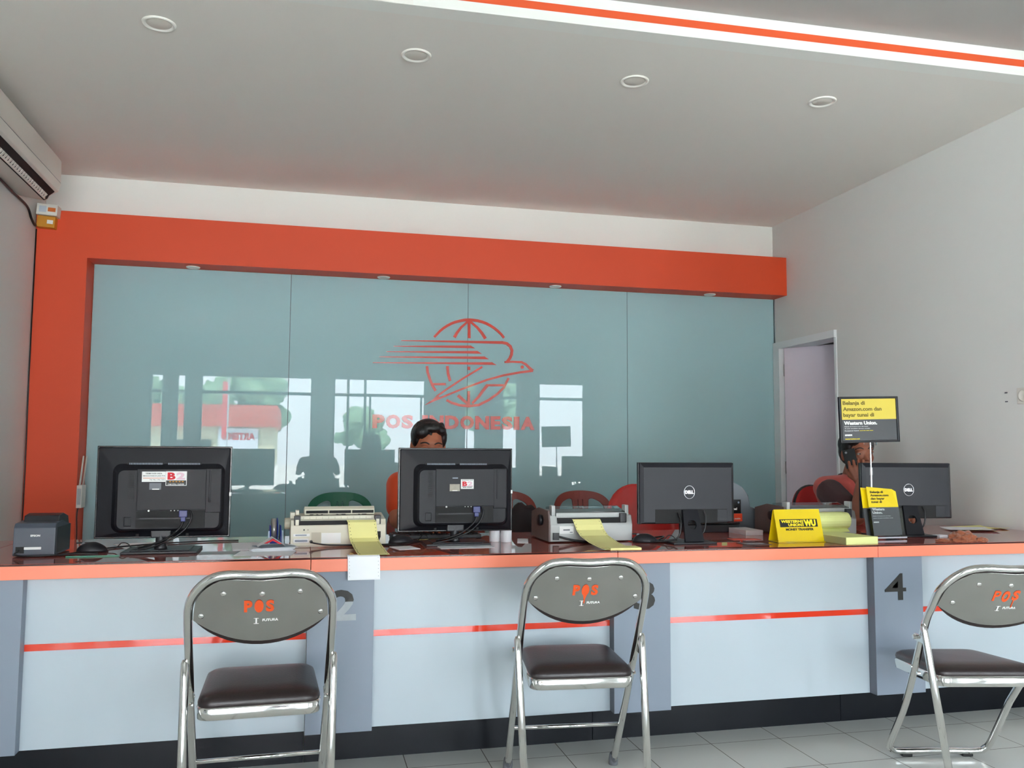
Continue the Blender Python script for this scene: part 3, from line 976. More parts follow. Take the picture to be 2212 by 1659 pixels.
    # stencilled word and maker's mark follow the bowed plate
    def on_plate(m_, name, mat):
        out = []
        for v in m_.v:
            p = A(v.z, v.x) - nrm * (.0046 + .014 * (1 - (v.x / W) ** 2) + (-v.y if v.y < 0 else 0))
            out.append(p)
        m_.v = out
        return m_.build(name, mat, bp)
    zo = V['zt'] - .089
    st = MB()
    wv, hv = (.023, .036)
    if V['drip'] != 'smear':
        put_text(st, 'P', -.049, zo, wv, hv, 0, bold=.05, th=.0008)
        put_text(st, 'S', .011, zo, wv, hv, 0, bold=.05, th=.0008)
        o_ = [(.0125 * math.cos(a / 20 * 2 * PI) - .008, zo + .018 + .0195 * math.sin(a / 20 * 2 * PI)) for a in range(20)]
        st.prism(o_, 'y', -.0008, 0)
        if V['drip'] == 'long':
            st.prism([(-.015, zo + .004), (-.010, zo - .012), (-.0095, zo - .028), (-.006, zo - .028), (-.0055, zo - .012), (-.001, zo + .004)], 'y', -.0008, 0)
    else:
        put_text(st, 'P', -.045, zo, wv, hv, 0, bold=.02, th=.0008)
        put_text(st, 'O', -.016, zo - .004, .026, .040, 0, bold=.06, th=.0008)
        put_text(st, 'S', .018, zo + .002, wv, hv, 0, bold=.05, th=.0008)
        st.box(.026, .029, -.0008, 0, zo - .024, zo + .004)
    on_plate(st, 'stencil', stencil)
    mk = MB()
    mk.box(-.017, -.013, -.0005, 0, zo - .035, zo - .020)
    mk.box(-.022, -.008, -.0005, 0, zo - .037, zo - .0355); mk.box(-.022, -.008, -.0005, 0, zo - .0205, zo - .019)
    put_text(mk, 'FUTURA', .002, zo - .030, .044, .008, 0, bold=.03, th=.0005)
    on_plate(mk, 'maker_mark', white_print)
    # seat: chromed frame and vinyl pad
    y0, y1, z0, z1 = V['ysr'], V['ysf'], V['zsr'], V['zsf']
    w0, w1 = V['wsr'], V['wsf']
    tilt = math.atan2(z1 - .062 - z0, y1 - y0)
    Ts = Matrix.Translation((0, y0, z0)) @ Matrix.Rotation(tilt, 4, 'X')
    L = (y1 - y0) / math.cos(tilt)
    def seat_outline(k, grow=0.0):
        o = []
        rc = .045 * k
        corners = [(-w0, 0, 1), (w0, 0, 1), (w1, L, 1), (-w1, L, 1)]
        pts_ = [(-w0 - grow, -grow), (w0 + grow, -grow), (w1 + grow, L + grow), (-w1 - grow, L + grow)]
        out = []
        for i in range(4):
            a = Vector(pts_[i - 1]); b = Vector(pts_[i]); c = Vector(pts_[(i + 1) % 4])
            p = b + (a - b).normalized() * rc; q = b + (c - b).normalized() * rc
            for j in range(7):
                u = j / 6
                out.append(p * (1 - u) ** 2 + b * 2 * u * (1 - u) + q * u * u)
        return [(v.x, v.y) for v in out]
    fr = MB()
    o0 = seat_outline(1.0)
    n = len(o0)
    vs = []
    for (g, z) in ((-.002, -.010), (.0, -.008), (.001, .022), (-.003, .027), (-.02, .027), (-.02, -.010)):
        vs += [(x, y, z) for x, y in seat_outline(1.0, g)]
    fs = []
    for r_ in range(6):
        for i in range(n):
            j = (i + 1) % n; r2_ = (r_ + 1) % 6
            fs.append([r_ * n + i, r_ * n + j, r2_ * n + j, r2_ * n + i])
    fr.add(vs, fs, 0, True, Ts).build('seat_frame', chrome, t)
    pad = MB()
    vs = []
    prof = [(-.006, .012), (-.002, .027), (-.001, .036), (-.005, .046), (-.016, .054), (-.04, .060), (-.08, .063)]
    for (g, z) in prof:
        vs += [(x, y, z) for x, y in seat_outline(1.0 if g > -.03 else .8, g)]
    fs = []
    for r_ in range(len(prof) - 1):
        for i in range(n):
            j = (i + 1) % n
            fs.append([r_ * n + i, r_ * n + j, (r_ + 1) * n + j, (r_ + 1) * n + i])
    fs.append([(len(prof) - 1) * n + i for i in range(n)]); fs.append(list(range(n))[::-1])
    pad.add(vs, fs, 0, True, Ts).build('seat_pad', leather, t)
    return t
def _dome(r):
    bm = bmesh.new()
    bmesh.ops.create_uvsphere(bm, u_segments=16, v_segments=10, radius=r)
    for v in bm.verts:
        v.co.z *= .5
    return bm
VA = dict(wb=.202, wf=.197, wr=.199, zt=.786, yt=-.242, ap=.673, zc=.177, ysr=-.15, zsr=.385, wsr=.176, ysf=.17, zsf=.462, wsf=.166, yr=-.221, wp=.203, drip='none')
folding_chair('chrome folding chair with a clean orange stencil, in front of the first monitor', (-.112, 2.81, 0), .029, VA, 'A')
folding_chair('chrome folding chair with paint dripping from its stencil, in front of the number 3 column', (.923, 2.893, 0), -.094, dict(VA, drip='long'), 'A')
VB = dict(wb=.225, wf=.188, wr=.180, zt=.765, yt=-.322, ap=.735, zc=.12, ysr=-.185, zsr=.372, wsr=.185, ysf=.211, zsf=.408, wsf=.162, yr=-.251, wp=.226, drip='smear')
folding_chair('chrome folding chair with a smeared stencil and a floor bar, near the number 4 column', (2.334, 2.698, 0), -.215, VB, 'B')
# ------------------------------------------------------------------ monitors seen from behind
Z0 = ZTOP + .0003
def vents(m_, x0, x1, z0, z1, y, n, m=1):
    st = (x1 - x0) / n
    for i in range(n):
        m_.box(x0 + i * st, x0 + i * st + st * .5, y - .0006, y + .0005, z0, z1, m=m)
def wide_monitor(label, loc, rz, stickers):
    t = thing('computer_monitor', label, 'monitor', loc, rz, 'computer monitors on the counter')
    W, H, zb = .232, .333, .050
    b = MB()
    b.box(-W, W, -.006, .022, zb, zb + H, bev=.003)
    b.build('bezel', mon_edge, t)
    # back shell bulges towards the viewer, with a raised middle
    sh = MB()
    def ring(x0, x1, z0, z1, y, r=.02, n=6):
        out = []
        for cx, cz, a0 in ((x1 - r, z1 - r, 0), (x0 + r, z1 - r, 90), (x0 + r, z0 + r, 180), (x1 - r, z0 + r, 270)):
            for k in range(n + 1):
                a = math.radians(a0 + 90 * k / n)
                out.append((cx + r * math.cos(a), y, cz + r * math.sin(a)))
        return out
    rs = [ring(-W + .004, W - .004, zb + .004, zb + H - .004, -.005, .004), ring(-W + .008, W - .008, zb + .008, zb + H - .008, -.012, .006),
          ring(-W + .058, W - .022, zb + .022, zb + H - .064, -.020, .030), ring(-W + .072, W - .030, zb + .030, zb + H - .082, -.036, .024),
          ring(-W + .080, W - .036, zb + .036, zb + H - .088, -.040, .020)]
    n = len(rs[0]); vs = [p for r in rs for p in r]; fs = []
    for i in range(len(rs) - 1):
        for k in range(n):
            j = (k + 1) % n
            fs.append([i * n + k, i * n + j, (i + 1) * n + j, (i + 1) * n + k])
    fs.append([(len(rs) - 1) * n + k for k in range(n)])
    sh.add(vs, fs, 0, False)
    # raised side panel right, connector recess below
    sh.box(.146, .200, -.047, -.038, .142, .302, bev=.003)
    sh.box(.158, .165, -.050, -.045, .180, .298, bev=.002)
    sh.box(-.088, .148, -.046, -.039, .152, .300, bev=.002)
    sh.box(-.088, .146, -.043, -.040, .089, .150, m=1)
    sh.box(-.128, -.104, -.042, -.039, .095, .128, bev=.003)
    sh.box(-.075, .10, -.0445, -.042, .120, .125, m=2)
    for x in (-.085, .085):
        sh.box(x - .005, x + .005, -.020, -.010, .058, .066, m=1)
    for x in (.135, .215, -.22):
        pass
    body = sh.build('back_shell', [mon_pl, slot_black, mon_pl2], t)
    v = MB(); 
    v.box(-.128, -.003, -.022, -.016, .300, .325); v.box(.010, .128, -.022, -.016, .300, .325)
    v.build('vent_recess', slot_black, body)
    v = MB()
    vents(v, -.120, -.006, .312, .322, -.0225, 22, 0); vents(v, .012, .124, .312, .322, -.0225, 22, 0)
    vents(v, -.115, -.006, .302, .308, -.0225, 22, 0)
    v.build('vent_slats', grey_laminate, body)
    v = MB()
    for i in range(13):
        v.box(-.118, -.098, -.0412, -.0398, .190 + i * .0078, .193 + i * .0078)
    v.build('side_vent', slot_black, body)
    v = MB()
    v.cyl((-.045, -.0475, .1505), .0035, .003, 'y', 10); v.cyl((.030, -.0475, .1505), .002, .003, 'y', 8); v.cyl((.042, -.0475, .1505), .002, .003, 'y', 8); v.cyl((.054, -.0475, .1505), .002, .003, 'y', 8)
    v.build('connector_screw', white_print, body)
    MB().box(-W + .01, W - .01, .0215, .0235, zb + .012, zb + H - .012).build('screen', screen_mat, t)
    # neck and base
    st = MB()
    st.box(-.038, .030, -.030, .0, .052, .085, bev=.004)
    st.lathe([(.020, 0), (.023, .004), (.019, .012), (.018, .075), (.018, .08)], 20, mat=Matrix.Translation((-.005, -.012, .010)))
    st.build('neck', black_pl, t)
    bs = MB(); bs.box(-.128, .128, -.085, .10, 0, .0085, bev=.003); bs.box(-.10, .10, -.07, .085, .0085, .0125, bev=.002)
    bs.build('base', black_pl, t)
    # blue plug and its lead
    pl = MB(); pl.box(.060, .088, -.066, -.050, .128, .152, bev=.002); pl.box(.066, .082, -.064, -.052, .112, .128, bev=.002)
    pg = pl.build('video_plug', vga_blue, t)
    MB().tube(smooth_path([(.074, -.058, .114), (.068, -.062, .095), (.045, -.058, .070), (.010, -.050, .045), (-.03, -.040, .030), (-.08, -.02, .016)]), .0038, 8).build('lead', cable_mat, pg)
    MB().tube(smooth_path([(.095, -.048, .150), (.102, -.055, .130), (.090, -.058, .095), (.055, -.060, .060), (.02, -.06, .042), (-.03, -.055, .022), (-.10, -.05, .010)]), .0032, 8).build('power_lead', cable_mat, t)
    # paper tag wrapped round the right edge
    MB().box(.208, .2335, -.0078, -.0062, .200, .214).build('edge_tag', white_print, t)
    for s in stickers: s(t)
    return t
def sticker_b2(t, x, z, w, h, strip):
    d = -.0468
    s = MB(); s.box(x, x + w, d, d + .0008, z, z + h)
    st = s.build('sticker', white_print, t)
    g = MB()
    if strip:   # dark lower band with stars
        g.box(x + .002, x + w - .002, d - .0003, d, z + .002, z + h * .37, m=1)
        for k in range(5):
            g.box(x + w * (.17 + .15 * k), x + w * (.17 + .15 * k) + .006, d - .0006, d - .0002, z + h * .25, z + h * .32, m=2)
        put_text(g, "I'AM STILL CLEVER", x + .008, z + .003, w - .016, h * .09, d - .0005, th=.0003, m=3)
        put_text(g, 'B', x + .006, z + h * .42, w * .38, h * .50, d - .0002, bold=.05, th=.0003, m=0)
        put_text(g, '2', x + w * .50, z + h * .42, w * .42, h * .50, d - .0002, bold=.05, th=.0003, m=4)
    else:
        put_text(g, 'BANDUNG CLUB', x + .004, z + h * .86, w - .008, h * .09, d - .0002, th=.0003, m=1)
        put_text(g, 'B', x + .006, z + h * .28, w * .38, h * .50, d - .0002, bold=.05, th=.0003, m=0)
        put_text(g, '2', x + w * .50, z + h * .28, w * .42, h * .50, d - .0002, bold=.05, th=.0003, m=4)
        g.box(x + .004, x + w - .004, d - .0003, d, z + h * .20, z + h * .24, m=1)
        put_text(g, 'the next', x + .008, z + .004, w - .016, h * .12, d - .0002, th=.0003, m=1)
    g.build('print', [flag_red, text_black, carton_yellow, white_print, M('pale_pink_print', '#dcb9c6', .5)], st)
def sticker_left(t):
    d = -.0472
    st = MB().box(-.072, .008, d, d + .0008, .254, .291).build('paper_label', white_print, t)
    g = MB()
    put_text(g, 'TERIMA KASIH ANDA', -.060, .2815, .056, .005, d - .0002, th=.0003)
    put_text(g, 'MENGGUNAKAN JASA POS', -.068, .2725, .074, .005, d - .0002, th=.0003)
    g.box(-.068, .006, d - .0003, d, .2665, .2685, m=1)
    put_text(g, 'Tgl. No. | No. Invt.', -.046, .2585, .052, .005, d - .0002, th=.0003)
    g.build('print', [text_black, tail_red], st)
    MB().box(-.046, -.006, d, d + .001, .226, .250, bev=.0003).build('torn_label', dark_laminate, t)
    MB().box(-.036, -.012, d - .0004, d + .001, .226, .2295).build('label_remnant', white_print, t)
def sticker_patch(t):
    d = -.0472
    MB().box(-.033, .008, d, d + .001, .212, .240, bev=.0008).build('worn_label', M('worn_beige_label', '#a9a293', .6, noise=.2, nscale=70), t)
    MB().box(-.022, -.002, d - .0004, d + .0008, .2125, .2155).build('label_remnant', white_print, t)
    MB().box(-.022, .0, d, d + .0006, .262, .266).build('maker_plate', grey_laminate, t)
wide_monitor('black wide monitor at the left with two stickers side by side on its back', (-.492, 3.376, Z0), 0,
             [sticker_left, lambda t: sticker_b2(t, .0085, .240, .072, .052, True)])
wide_monitor('black wide monitor in front of the seated man, one sticker beside a worn beige patch', (.600, 3.44, Z0), 0,
             [sticker_patch, lambda t: sticker_b2(t, .012, .221, .052, .038, False)])

def slim_monitor(label, loc, rz):
    t = thing('computer_monitor', label, 'monitor', loc, rz, 'computer monitors on the counter')
    W, H, zb = .2125, .252, .077
    b = MB(); b.box(-W, W, .0, .018, zb, zb + H, bev=.002)
    b.build('bezel', mon_edge, t)
    sh = MB()
    vs = []
    for (gx, gz0, gz1, y) in ((.001, .001, .001, .001), (.002, .002, .002, -.010), (.006, .004, .006, -.0125), (.016, .008, .020, -.020)):
        vs += [(-W + gx, y, zb + gz0), (W - gx, y, zb + gz0), (W - gx, y, zb + H - gz1), (-W + gx, y, zb + H - gz1)]
    fs = []
    for i in range(3):
        for k in range(4):
            j = (k + 1) % 4; fs.append([i * 4 + k, i * 4 + j, (i + 1) * 4 + j, (i + 1) * 4 + k])
    fs.append([12, 13, 14, 15])
    sh.add(vs, fs, 0, False)
    body = sh.build('back_shell', mon_pl2, t)
    r = MB(); r.box(-.148, .175, -.0208, -.018, zb + .004, zb + .060, bev=.001)
    r.build('connector_recess', slot_black, body)
    r = MB(); r.box(.130, .174, -.0215, -.019, zb + .008, zb + .058, bev=.001); r.build('recess_cover', mon_pl2, body)
    lg = MB()
    c = (.004, zb + .130)
    pts = [(c[0] + .0235 * math.cos(a / 40 * 2 * PI), -.0208, c[1] + .0265 * math.sin(a / 40 * 2 * PI)) for a in range(40)]
    lg.tube(pts, .0014, 6, closed=True)
    put_text(lg, 'DELL', -.015, zb + .1235, .038, .0135, -.0205, bold=.05, th=.0008)
    lg.build('logo', alu, body)
    MB().box(-W + .008, W - .008, .0175, .0192, zb + .014, zb + H - .008).build('screen', screen_mat, t)
    # slanted stand plate with a round cable hole
    hole = [(.004 + .020 * math.cos(a / 24 * 2 * PI), .073 + .020 * math.sin(a / 24 * 2 * PI)) for a in range(24)]
    bm = shape2d([[(-.034, .004), (.047, .004), (.036, .135), (-.030, .135)], hole], .010, .001)
    st = MB(); st.add_bm(bm, 0, False, Matrix.Translation((0, -.060, .004)) @ Matrix.Rotation(math.radians(90 - 15), 4, 'X'))
    st.build('stand', mon_pl, t)
    bs = MB(); bs.box(-.095, .095, -.085, .075, 0, .007, bev=.003)
    bs.build('base', black_pl, t)
    MB().tube(smooth_path([(-.050, -.024, zb + .045), (-.046, -.045, zb + .01), (-.058, -.050, .03), (-.09, -.03, .012), (-.15, .0, .006), (-.2, .03, .005)]), .0035, 8).build('video_lead', cable_mat, t)
    MB().tube(smooth_path([(.065, -.024, zb + .055), (.070, -.035, zb + .03), (.062, -.04, .055), (.045, -.035, .03), (.03, -.02, .012)]), .0032, 8).build('power_lead', cable_mat, t)
    return t
slim_monitor('slim dark monitor with a round silver logo, in front of the bright red chair', (1.552, 3.325, Z0), 0)
slim_monitor('slim dark monitor with a round silver logo, in front of the man on the phone', (2.682, 3.42, Z0), math.radians(-9))

# ------------------------------------------------------------------ printers
def sprockets(m_, x0, x1, pts, m):
    for (y, z, ny, nz) in pts:
        for x in (x0 + .006, x1 - .006):
            d = Vector((0, ny, nz)).normalized()
            T = Matrix.Translation((x, y, z)) @ d.to_track_quat('Z', 'Y').to_matrix().to_4x4()
            m_.lathe([(.0017, -.0002), (.0017, .0003)], 8, m, T, False)
def prof_pts(prof, step):
    out, acc = [], 0
    for a, b in zip(prof, prof[1:]):
        a, b = Vector(a), Vector(b); L = (b - a).length; d = (b - a) / L
        s = step - acc
        while s < L:
            p = a + d * s; out.append((p.x, p.y, -d.y, d.x)); s += step
        acc = L - (s - step)
    return out

# beige printer with open tractor top
p = thing('dot_matrix_printer', 'beige dot matrix printer feeding yellow and white paper over the counter edge', 'printer', (.140, 3.435, Z0), .03)
b = MB()
b.prism([(0, .004), (0, .080), (.012, .102), (.16, .118), (.25, .10), (.255, .004)], 'x', -.182, .182, bev=.003)
b.box(-.170, .170, .008, .25, 0, .006)
b.build('body', beige_pl, p)
b = MB(); b.box(-.150, .155, -.002, .03, .083, .099); b.build('paper_slot', slot_black, p)
b = MB(); b.box(-.145, .160, .028, .060, .098, .116, bev=.002)
for i in range(12):
    b.box(-.135 + i * .024, -.133 + i * .024, .0265, .029, .099, .112, m=1)
b.build('paper_guide', [beige_pl, beige_dk], p)
b = MB(); b.prism([(.055, .118), (.050, .140), (.070, .150), (.17, .135), (.17, .118)], 'x', -.130, .142, bev=.002)
b.build('lid', beige_pl, p)
b = MB()
for i in range(3):
    b.box(-.124 + i * .089, -.040 + i * .089, .0485, .053, .124, .135)
b.build('lid_window', slot_black, p)
b = MB()
for x, w in ((-.110, .014), (-.085, .008), (-.066, .006), (-.008, .008), (.012, .016), (.078, .006), (.092, .018)):
    b.box(x, x + w, .049, .053, .1185, .1205)
b.build('lid_slot', slot_black, p)
for s in (-1, 1):
    x = -.158 if s < 0 else .150
    b = MB(); b.box(x - .012, x + .012, .0, .035, .082, .118, bev=.003); b.build('tractor', black_pl, p)
    b = MB(); b.box(x - .007, x + .006, -.004, .01, .083, .104, bev=.002); b.build('tractor_lever', beige_pl, p)
b = MB(); b.cyl((-.205, .07, .085), .022, .024, 'x', 20); b.build('platen_knob', beige_dk, p)
b = MB(); b.box(-.184, -.166, .05, .11, .100, .128, bev=.004); b.box(-.164, -.150, .06, .10, .118, .136, bev=.003); b.build('release_lever', beige_pl, p)
b = MB(); b.box(-.172, -.110, -.0025, .002, .040, .050, bev=.001); b.box(-.172, -.112, -.0025, .002, .016, .032, bev=.004)
pf = b.build('port_frame', white_print, p)
b = MB(); b.box(-.164, -.122, -.0032, .0, .0430, .0475); b.box(-.166, -.118, -.0032, .0, .020, .028, bev=.003); b.build('port', grey_laminate, pf)
b = MB(); b.box(-.104, -.068, -.0012, .001, .014, .055, m=0); b.box(-.066, .008, -.0008, .001, .012, .052, m=1)
b.build('rear_panel', [beige_dk, white_print], p)
b = MB(); b.box(.138, .162, -.003, .0, .030, .055, bev=.001); b.build('power_socket', slot_black, p)
b = MB(); b.box(-.134, -.130, -.001, .001, .062, .068); b.box(-.118, -.116, -.001, .001, .063, .067); b.build('screw', slot_black, p)
b = MB(); b.cyl((-.104, -.010, .020), .006, .012, 'y', 12)
b.tube(smooth_path([(-.104, -.010, .020), (-.095, -.016, .016), (-.05, -.020, .009), (.0, -.022, .007), (.09, -.018, .005), (.20, .0, .004), (.30, .05, .004)]), .0028, 8)
b.build('data_lead', cable_mat, p)
b = MB(); b.tube(smooth_path([(.150, -.004, .042), (.155, -.02, .034), (.150, -.022, .012), (.17, -.015, .004), (.24, .02, .004), (.33, .09, .004)]), .0032, 8)
b.build('power_lead', cable_mat, p)

def continuous_form(label, loc, rz, prof, x0, x1, skew, mats, split=None, cat='paper', cut=None):
    o = MB().sheet(prof, x0, x1, .0007, 0, skew=skew)
    if split is not None:
        pass
    sprockets(o, x0, x1, [], 1)
    n = len(prof)
    for (y, z, ny, nz) in prof_pts(prof, .0127):
        # find how far along, to follow the skew
        k = min(range(n), key=lambda i: (prof[i][0] - y) ** 2 + (prof[i][1] - z) ** 2) / (n - 1)
        for x in (x0 + .006 + skew * k, x1 - .006 + skew * k):
            d = Vector((0, ny, nz)).normalized()
            for sgn in (1,):
                T = Matrix.Translation(Vector((x, y, z)) + d * .00035) @ d.to_track_quat('Z', 'Y').to_matrix().to_4x4()
                o.lathe([(.0016, -.0003), (.0016, .0002)], 8, 1, T, False)
    q = o.build('continuous_form_paper', mats)
    q.location = loc; q.rotation_euler = (0, 0, rz)
    tag(q, label, cat)
    return q
hole_m = M('sprocket_hole_shade', '#6d6a4c', .8)
# profile runs from the front downwards (towards -y) and ends hanging: points ordered so that the sheet's normal faces the viewer
pr = [(3.456, .872), (3.436, .880), (3.424, .872), (3.419, .840), (3.416, .812), (3.395, .800), (3.30, .792), (3.17, .7865), (3.09, .7852)]
continuous_form('yellow continuous form leaving the beige printer and lying to the counter edge', (0, 0, 0), 0, pr[::-1], .195, .305, -.03, [yellow_paper, hole_m])
pw = [(3.12, .7840), (3.088, .7842), (3.082, .780), (3.0805, .77), (3.080, .74), (3.079, .705), (3.0795, .700)]
continuous_form('white continuous form hanging over the orange counter edge below the beige printer', (0, 0, 0), 0, pw[::-1], .160, .272, -.004, [paper, M('sprocket_hole_grey', '#b9bcc0', .8)])

def grey_printer(label, loc, rz, with_label=True):
    p = thing('dot_matrix_printer', label, 'printer', loc, rz, 'light grey dot matrix printers')
    b = MB(); b.prism([(0, .004), (-.002, .070), (.010, .108), (.13, .128), (.26, .112), (.27, .004)], 'x', -.178, .178, bev=.004)
    b.build('body', grey_pl, p)
    b = MB(); b.prism([(-.001, .004), (-.003, .085), (.012, .128), (.16, .134), (.268, .112), (.272, .004)], 'x', -.186, -.1785, bev=.002)
    sd = b.build('side_cover', brown_pl, p)
    b = MB(); b.lathe([(.0, 0), (.022, 0), (.024, .012), (.020, .018), (.001, .018)], 20, mat=Matrix.Translation((-.186, .10, .085)) @ Matrix.Rotation(-PI / 2, 4, 'Y')); b.build('platen_knob', black_pl, p)
    b = MB(); b.prism([(.012, .110), (.010, .124), (.10, .142), (.17, .136), (.17, .118)], 'x', -.150, .150, bev=.002)
    b.build('lid', clear_plastic, p)
    b = MB(); b.box(-.152, .152, .006, .020, .104, .120, bev=.002); b.build('paper_rest', grey_pl, p)
    b = MB(); b.box(-.148, .150, -.0045, .008, .078, .100); b.build('paper_slot', slot_black, p)
    for x in (-.162, .158):
        b = MB(); b.box(x - .008, x + .008, .010, .05, .108, .150, bev=.004); b.build('cover_arm', grey_pl, p)
    b = MB(); b.box(.122, .150, -.010, .02, .080, .118, bev=.004); b.build('tractor', black_pl, p)
    if with_label:
        l = MB().box(-.140, -.080, -.0038, -.0015, .036, .066).build('rating_label', white_print, p)
        l2 = MB().box(-.124, -.096, -.0044, -.0036, .049, .054); l2.box(-.096, -.084, -.0044, -.0036, .040, .043); l2.build('print', dark_laminate, l)
    b = MB(); b.box(-.168, -.144, -.014, .0, .012, .040, bev=.002)
    b.tube(smooth_path([(-.146, -.010, .026), (-.13, -.018, .022), (-.09, -.026, .012), (-.03, -.03, .0045), (.02, -.02, .0045)]), .0042, 8)
    b.build('data_plug', cable_mat, p)
    return p
grey_printer('light grey dot matrix printer with a white label, between the second and third monitors', (1.165, 3.405, Z0), 0)
grey_printer('light grey dot matrix printer mostly hidden behind the yellow tent sign', (2.300, 3.50, Z0), 0, False)
pr = [(3.425, .874), (3.405, .878), (3.397, .872), (3.385, .852), (3.378, .832), (3.345, .812), (3.25, .795), (3.17, .788), (3.12, .7845), (3.105, .7835)]
continuous_form('yellow continuous form sloping out of the grey printer onto the counter', (0, 0, 0), 0, pr[::-1], 1.115, 1.235, -.045, [yellow_paper, hole_m])
# remaining folded stack of that form
o = MB().box(-.062, .062, -.035, .035, 0, .009, bev=.001, seg=1).build('form_stack', yellow_paper)
o.location = (1.198, 3.132, Z0); o.rotation_euler = (0, 0, -.03)
tag(o, 'small folded pile of yellow forms at the counter edge below the grey printer', 'paper stack')

# ------------------------------------------------------------------ left end of the counter
p = thing('slip_printer', 'small slate grey slip printer with a sloping lid, at the left end of the counter', 'printer', (-.897, 3.37, Z0), .0)
b = MB(); b.prism([(-.075, .003), (-.072, .098), (-.060, .113), (.02, .118), (.06, .108), (.125, .098), (.128, .003)], 'x', -.066, .066, bev=.004)
b.build('body', epson_pl, p)
b = MB(); b.prism([(-.02, .112), (-.01, .136), (.04, .142), (.105, .128), (.12, .098)], 'x', -.052, .062, bev=.004); b.build('lid', black_pl, p)
b = MB(); b.box(.0665, .0675, -.06, .12, .01, .098, bev=.0004); b.build('side_cover', black_pl, p)
b = MB(); put_text(b, 'EPSON', -.012, .068, .030, .007, -.0735, bold=.04, th=.0008); b.build('maker_name', white_print, p)
b = MB(); b.box(-.030, .024, -.078, -.073, .024, .033, bev=.002); b.build('connector', white_print, p)
b = MB(); b.box(-.056, -.030, -.077, -.073, .012, .034); b.build('socket', slot_black, p)
b = MB(); b.tube(smooth_path([(-.045, -.078, .022), (-.055, -.090, .010), (-.02, -.10, .005), (.04, -.095, .005), (.12, -.06, .005), (.20, -.05, .004)]), .003, 8); b.build('data_lead', cable_mat, p)
def mouse(label, loc, rz):
    t = thing('computer_mouse', label, 'mouse', loc, rz, 'black computer mice')
    bm = bmesh.new(); bmesh.ops.create_uvsphere(bm, u_segments=24, v_segments=14, radius=1)
    for v in bm.verts:
        x, y, z = v.co
        v.co = Vector((x * .054, y * .030 * (1 - .1 * x), max(0, z) * (.036 if x < .2 else .036 - .010 * (x - .2))))
    bmesh.ops.remove_doubles(bm, verts=list(bm.verts), dist=1e-5)
    MB().add_bm(bm, 0, True).build('shell', black_pl, t)
    MB().box(-.054, .0, -.0008, .0008, .030, .0355).build('button_gap', slot_black, t)
    MB().cyl((-.03, -.004, .030), .006, .008, 'y', 12).build('wheel', rubber, t)
    MB().tube(smooth_path([(.052, 0, .006), (.075, .01, .010), (.095, .02, .028), (.115, .03, .022), (.13, .03, .006), (.17, .05, .003)]), .0019, 6).build('lead', cable_mat, t)
    return t
mouse('black computer mouse beside the small slip printer at the left', (-.735, 3.41, Z0), .05)
mouse('black computer mouse beside the base of the second monitor, near the man in orange', (.392, 3.51, Z0), .15)
mouse('black computer mouse in front of the bright red chair, left of the third monitor', (1.383, 3.36, Z0), -.4)
o = MB().prism([(-.085, -.003), (-.06, -.006), (.06, -.006), (.085, -.001), (.075, .006), (-.085, .006)], 'z', 0, .004, bev=.0008).build('green_strip', green_strip)
o.location = (-.70, 3.255, Z0); o.rotation_euler = (0, 0, .02)
tag(o, 'thin green plastic strip lying flat in front of the first mouse', 'plastic strip')
def sheets(label, loc, rz, w, d, n=1, mat=paper, name='paper_sheet', cat='paper', curl=0.0, group=None):
    m_ = MB()
    h = .0006 * n
    N = 10
    pr_ = [(-d / 2 + d * i / N, h + curl * (abs(2 * i / N - 1)) ** 3) for i in range(N + 1)]
    m_.sheet(pr_, -w / 2, w / 2, h)
    o = m_.build(name, mat); o.location = loc; o.rotation_euler = (0, 0, rz)
    return tag(o, label, cat, group)
sheets('white form lying flat right of the first monitor, under the leaflets', (-.165, 3.50, Z0), .1, .19, .27, 2)
sheets('white form lying flat near the counter edge right of the first monitor', (-.125, 3.25, Z0), -.12, .20, .15, 1)
sheets('pale paper under the cables between the first monitor and its neck', (-.60, 3.60, Z0), .4, .16, .21, 1)
sheets('white slip between the yellow form and the second monitor', (.385, 3.33, Z0), .25, .085, .11, 2)
sheets('white paper tucked under the base of the second monitor', (.62, 3.335, Z0), .03, .21, .12, 2)
sheets('white sheet between the paper rolls and the grey printer', (.895, 3.50, Z0), -.25, .045, .18, 1)
sheets('small yellow slip lying behind the neck of the second monitor', (.545, 3.60, Z0), .3, .13, .09, 2, yellow_paper2)
sheets('small blue slip lying behind the neck of the second monitor', (.635, 3.59, Z0), -.1, .05, .05, 2, M('blue_card', '#1f5d94', .5), curl=.004)
o = thing('leaflet_stack', 'stack of leaflets topped by a folded red and white one', 'leaflets', (-.105, 3.36, Z0), .1)
m_ = MB()
for k in range(9):
    a = random.uniform(-.12, .12)
    m_.box(-.075, .075, -.055, .055, k * .0014, k * .0014 + .0011, mat=Matrix.Rotation(a, 4, 'Z') @ Matrix.Translation((random.uniform(-.01, .01), 0, 0)))
m_.build('sheets', paper, o)
MB().box(-.06, .07, -.05, .05, .0128, .0142, mat=Matrix.Rotation(.3, 4, 'Z')).build('grey_leaflet', grey_laminate, o)
m_ = MB(); m_.add([(-.055, -.03, .0145), (.0, -.01, .044), (.0, .06, .044), (-.055, .04, .0145), (.045, -.02, .0145), (.045, .05, .0145)], [[0, 1, 2, 3], [1, 4, 5, 2]], 0)
m_.add([(-.055, -.03, .0140), (.0, -.01, .0435), (.0, .06, .0435), (-.055, .04, .0140), (.045, -.02, .0140), (.045, .05, .0140)], [[3, 2, 1, 0], [2, 5, 4, 1]], 0)
m_.add([(-.034, -.0325 + .008, .0262), (.0, -.0125, .0420), (.033, -.0205, .0225), (.022, -.0185, .0225), (.0, -.0130, .0340), (-.020, -.0225, .0262)], [[0, 1, 4, 5], [1, 2, 3, 4]], 1)
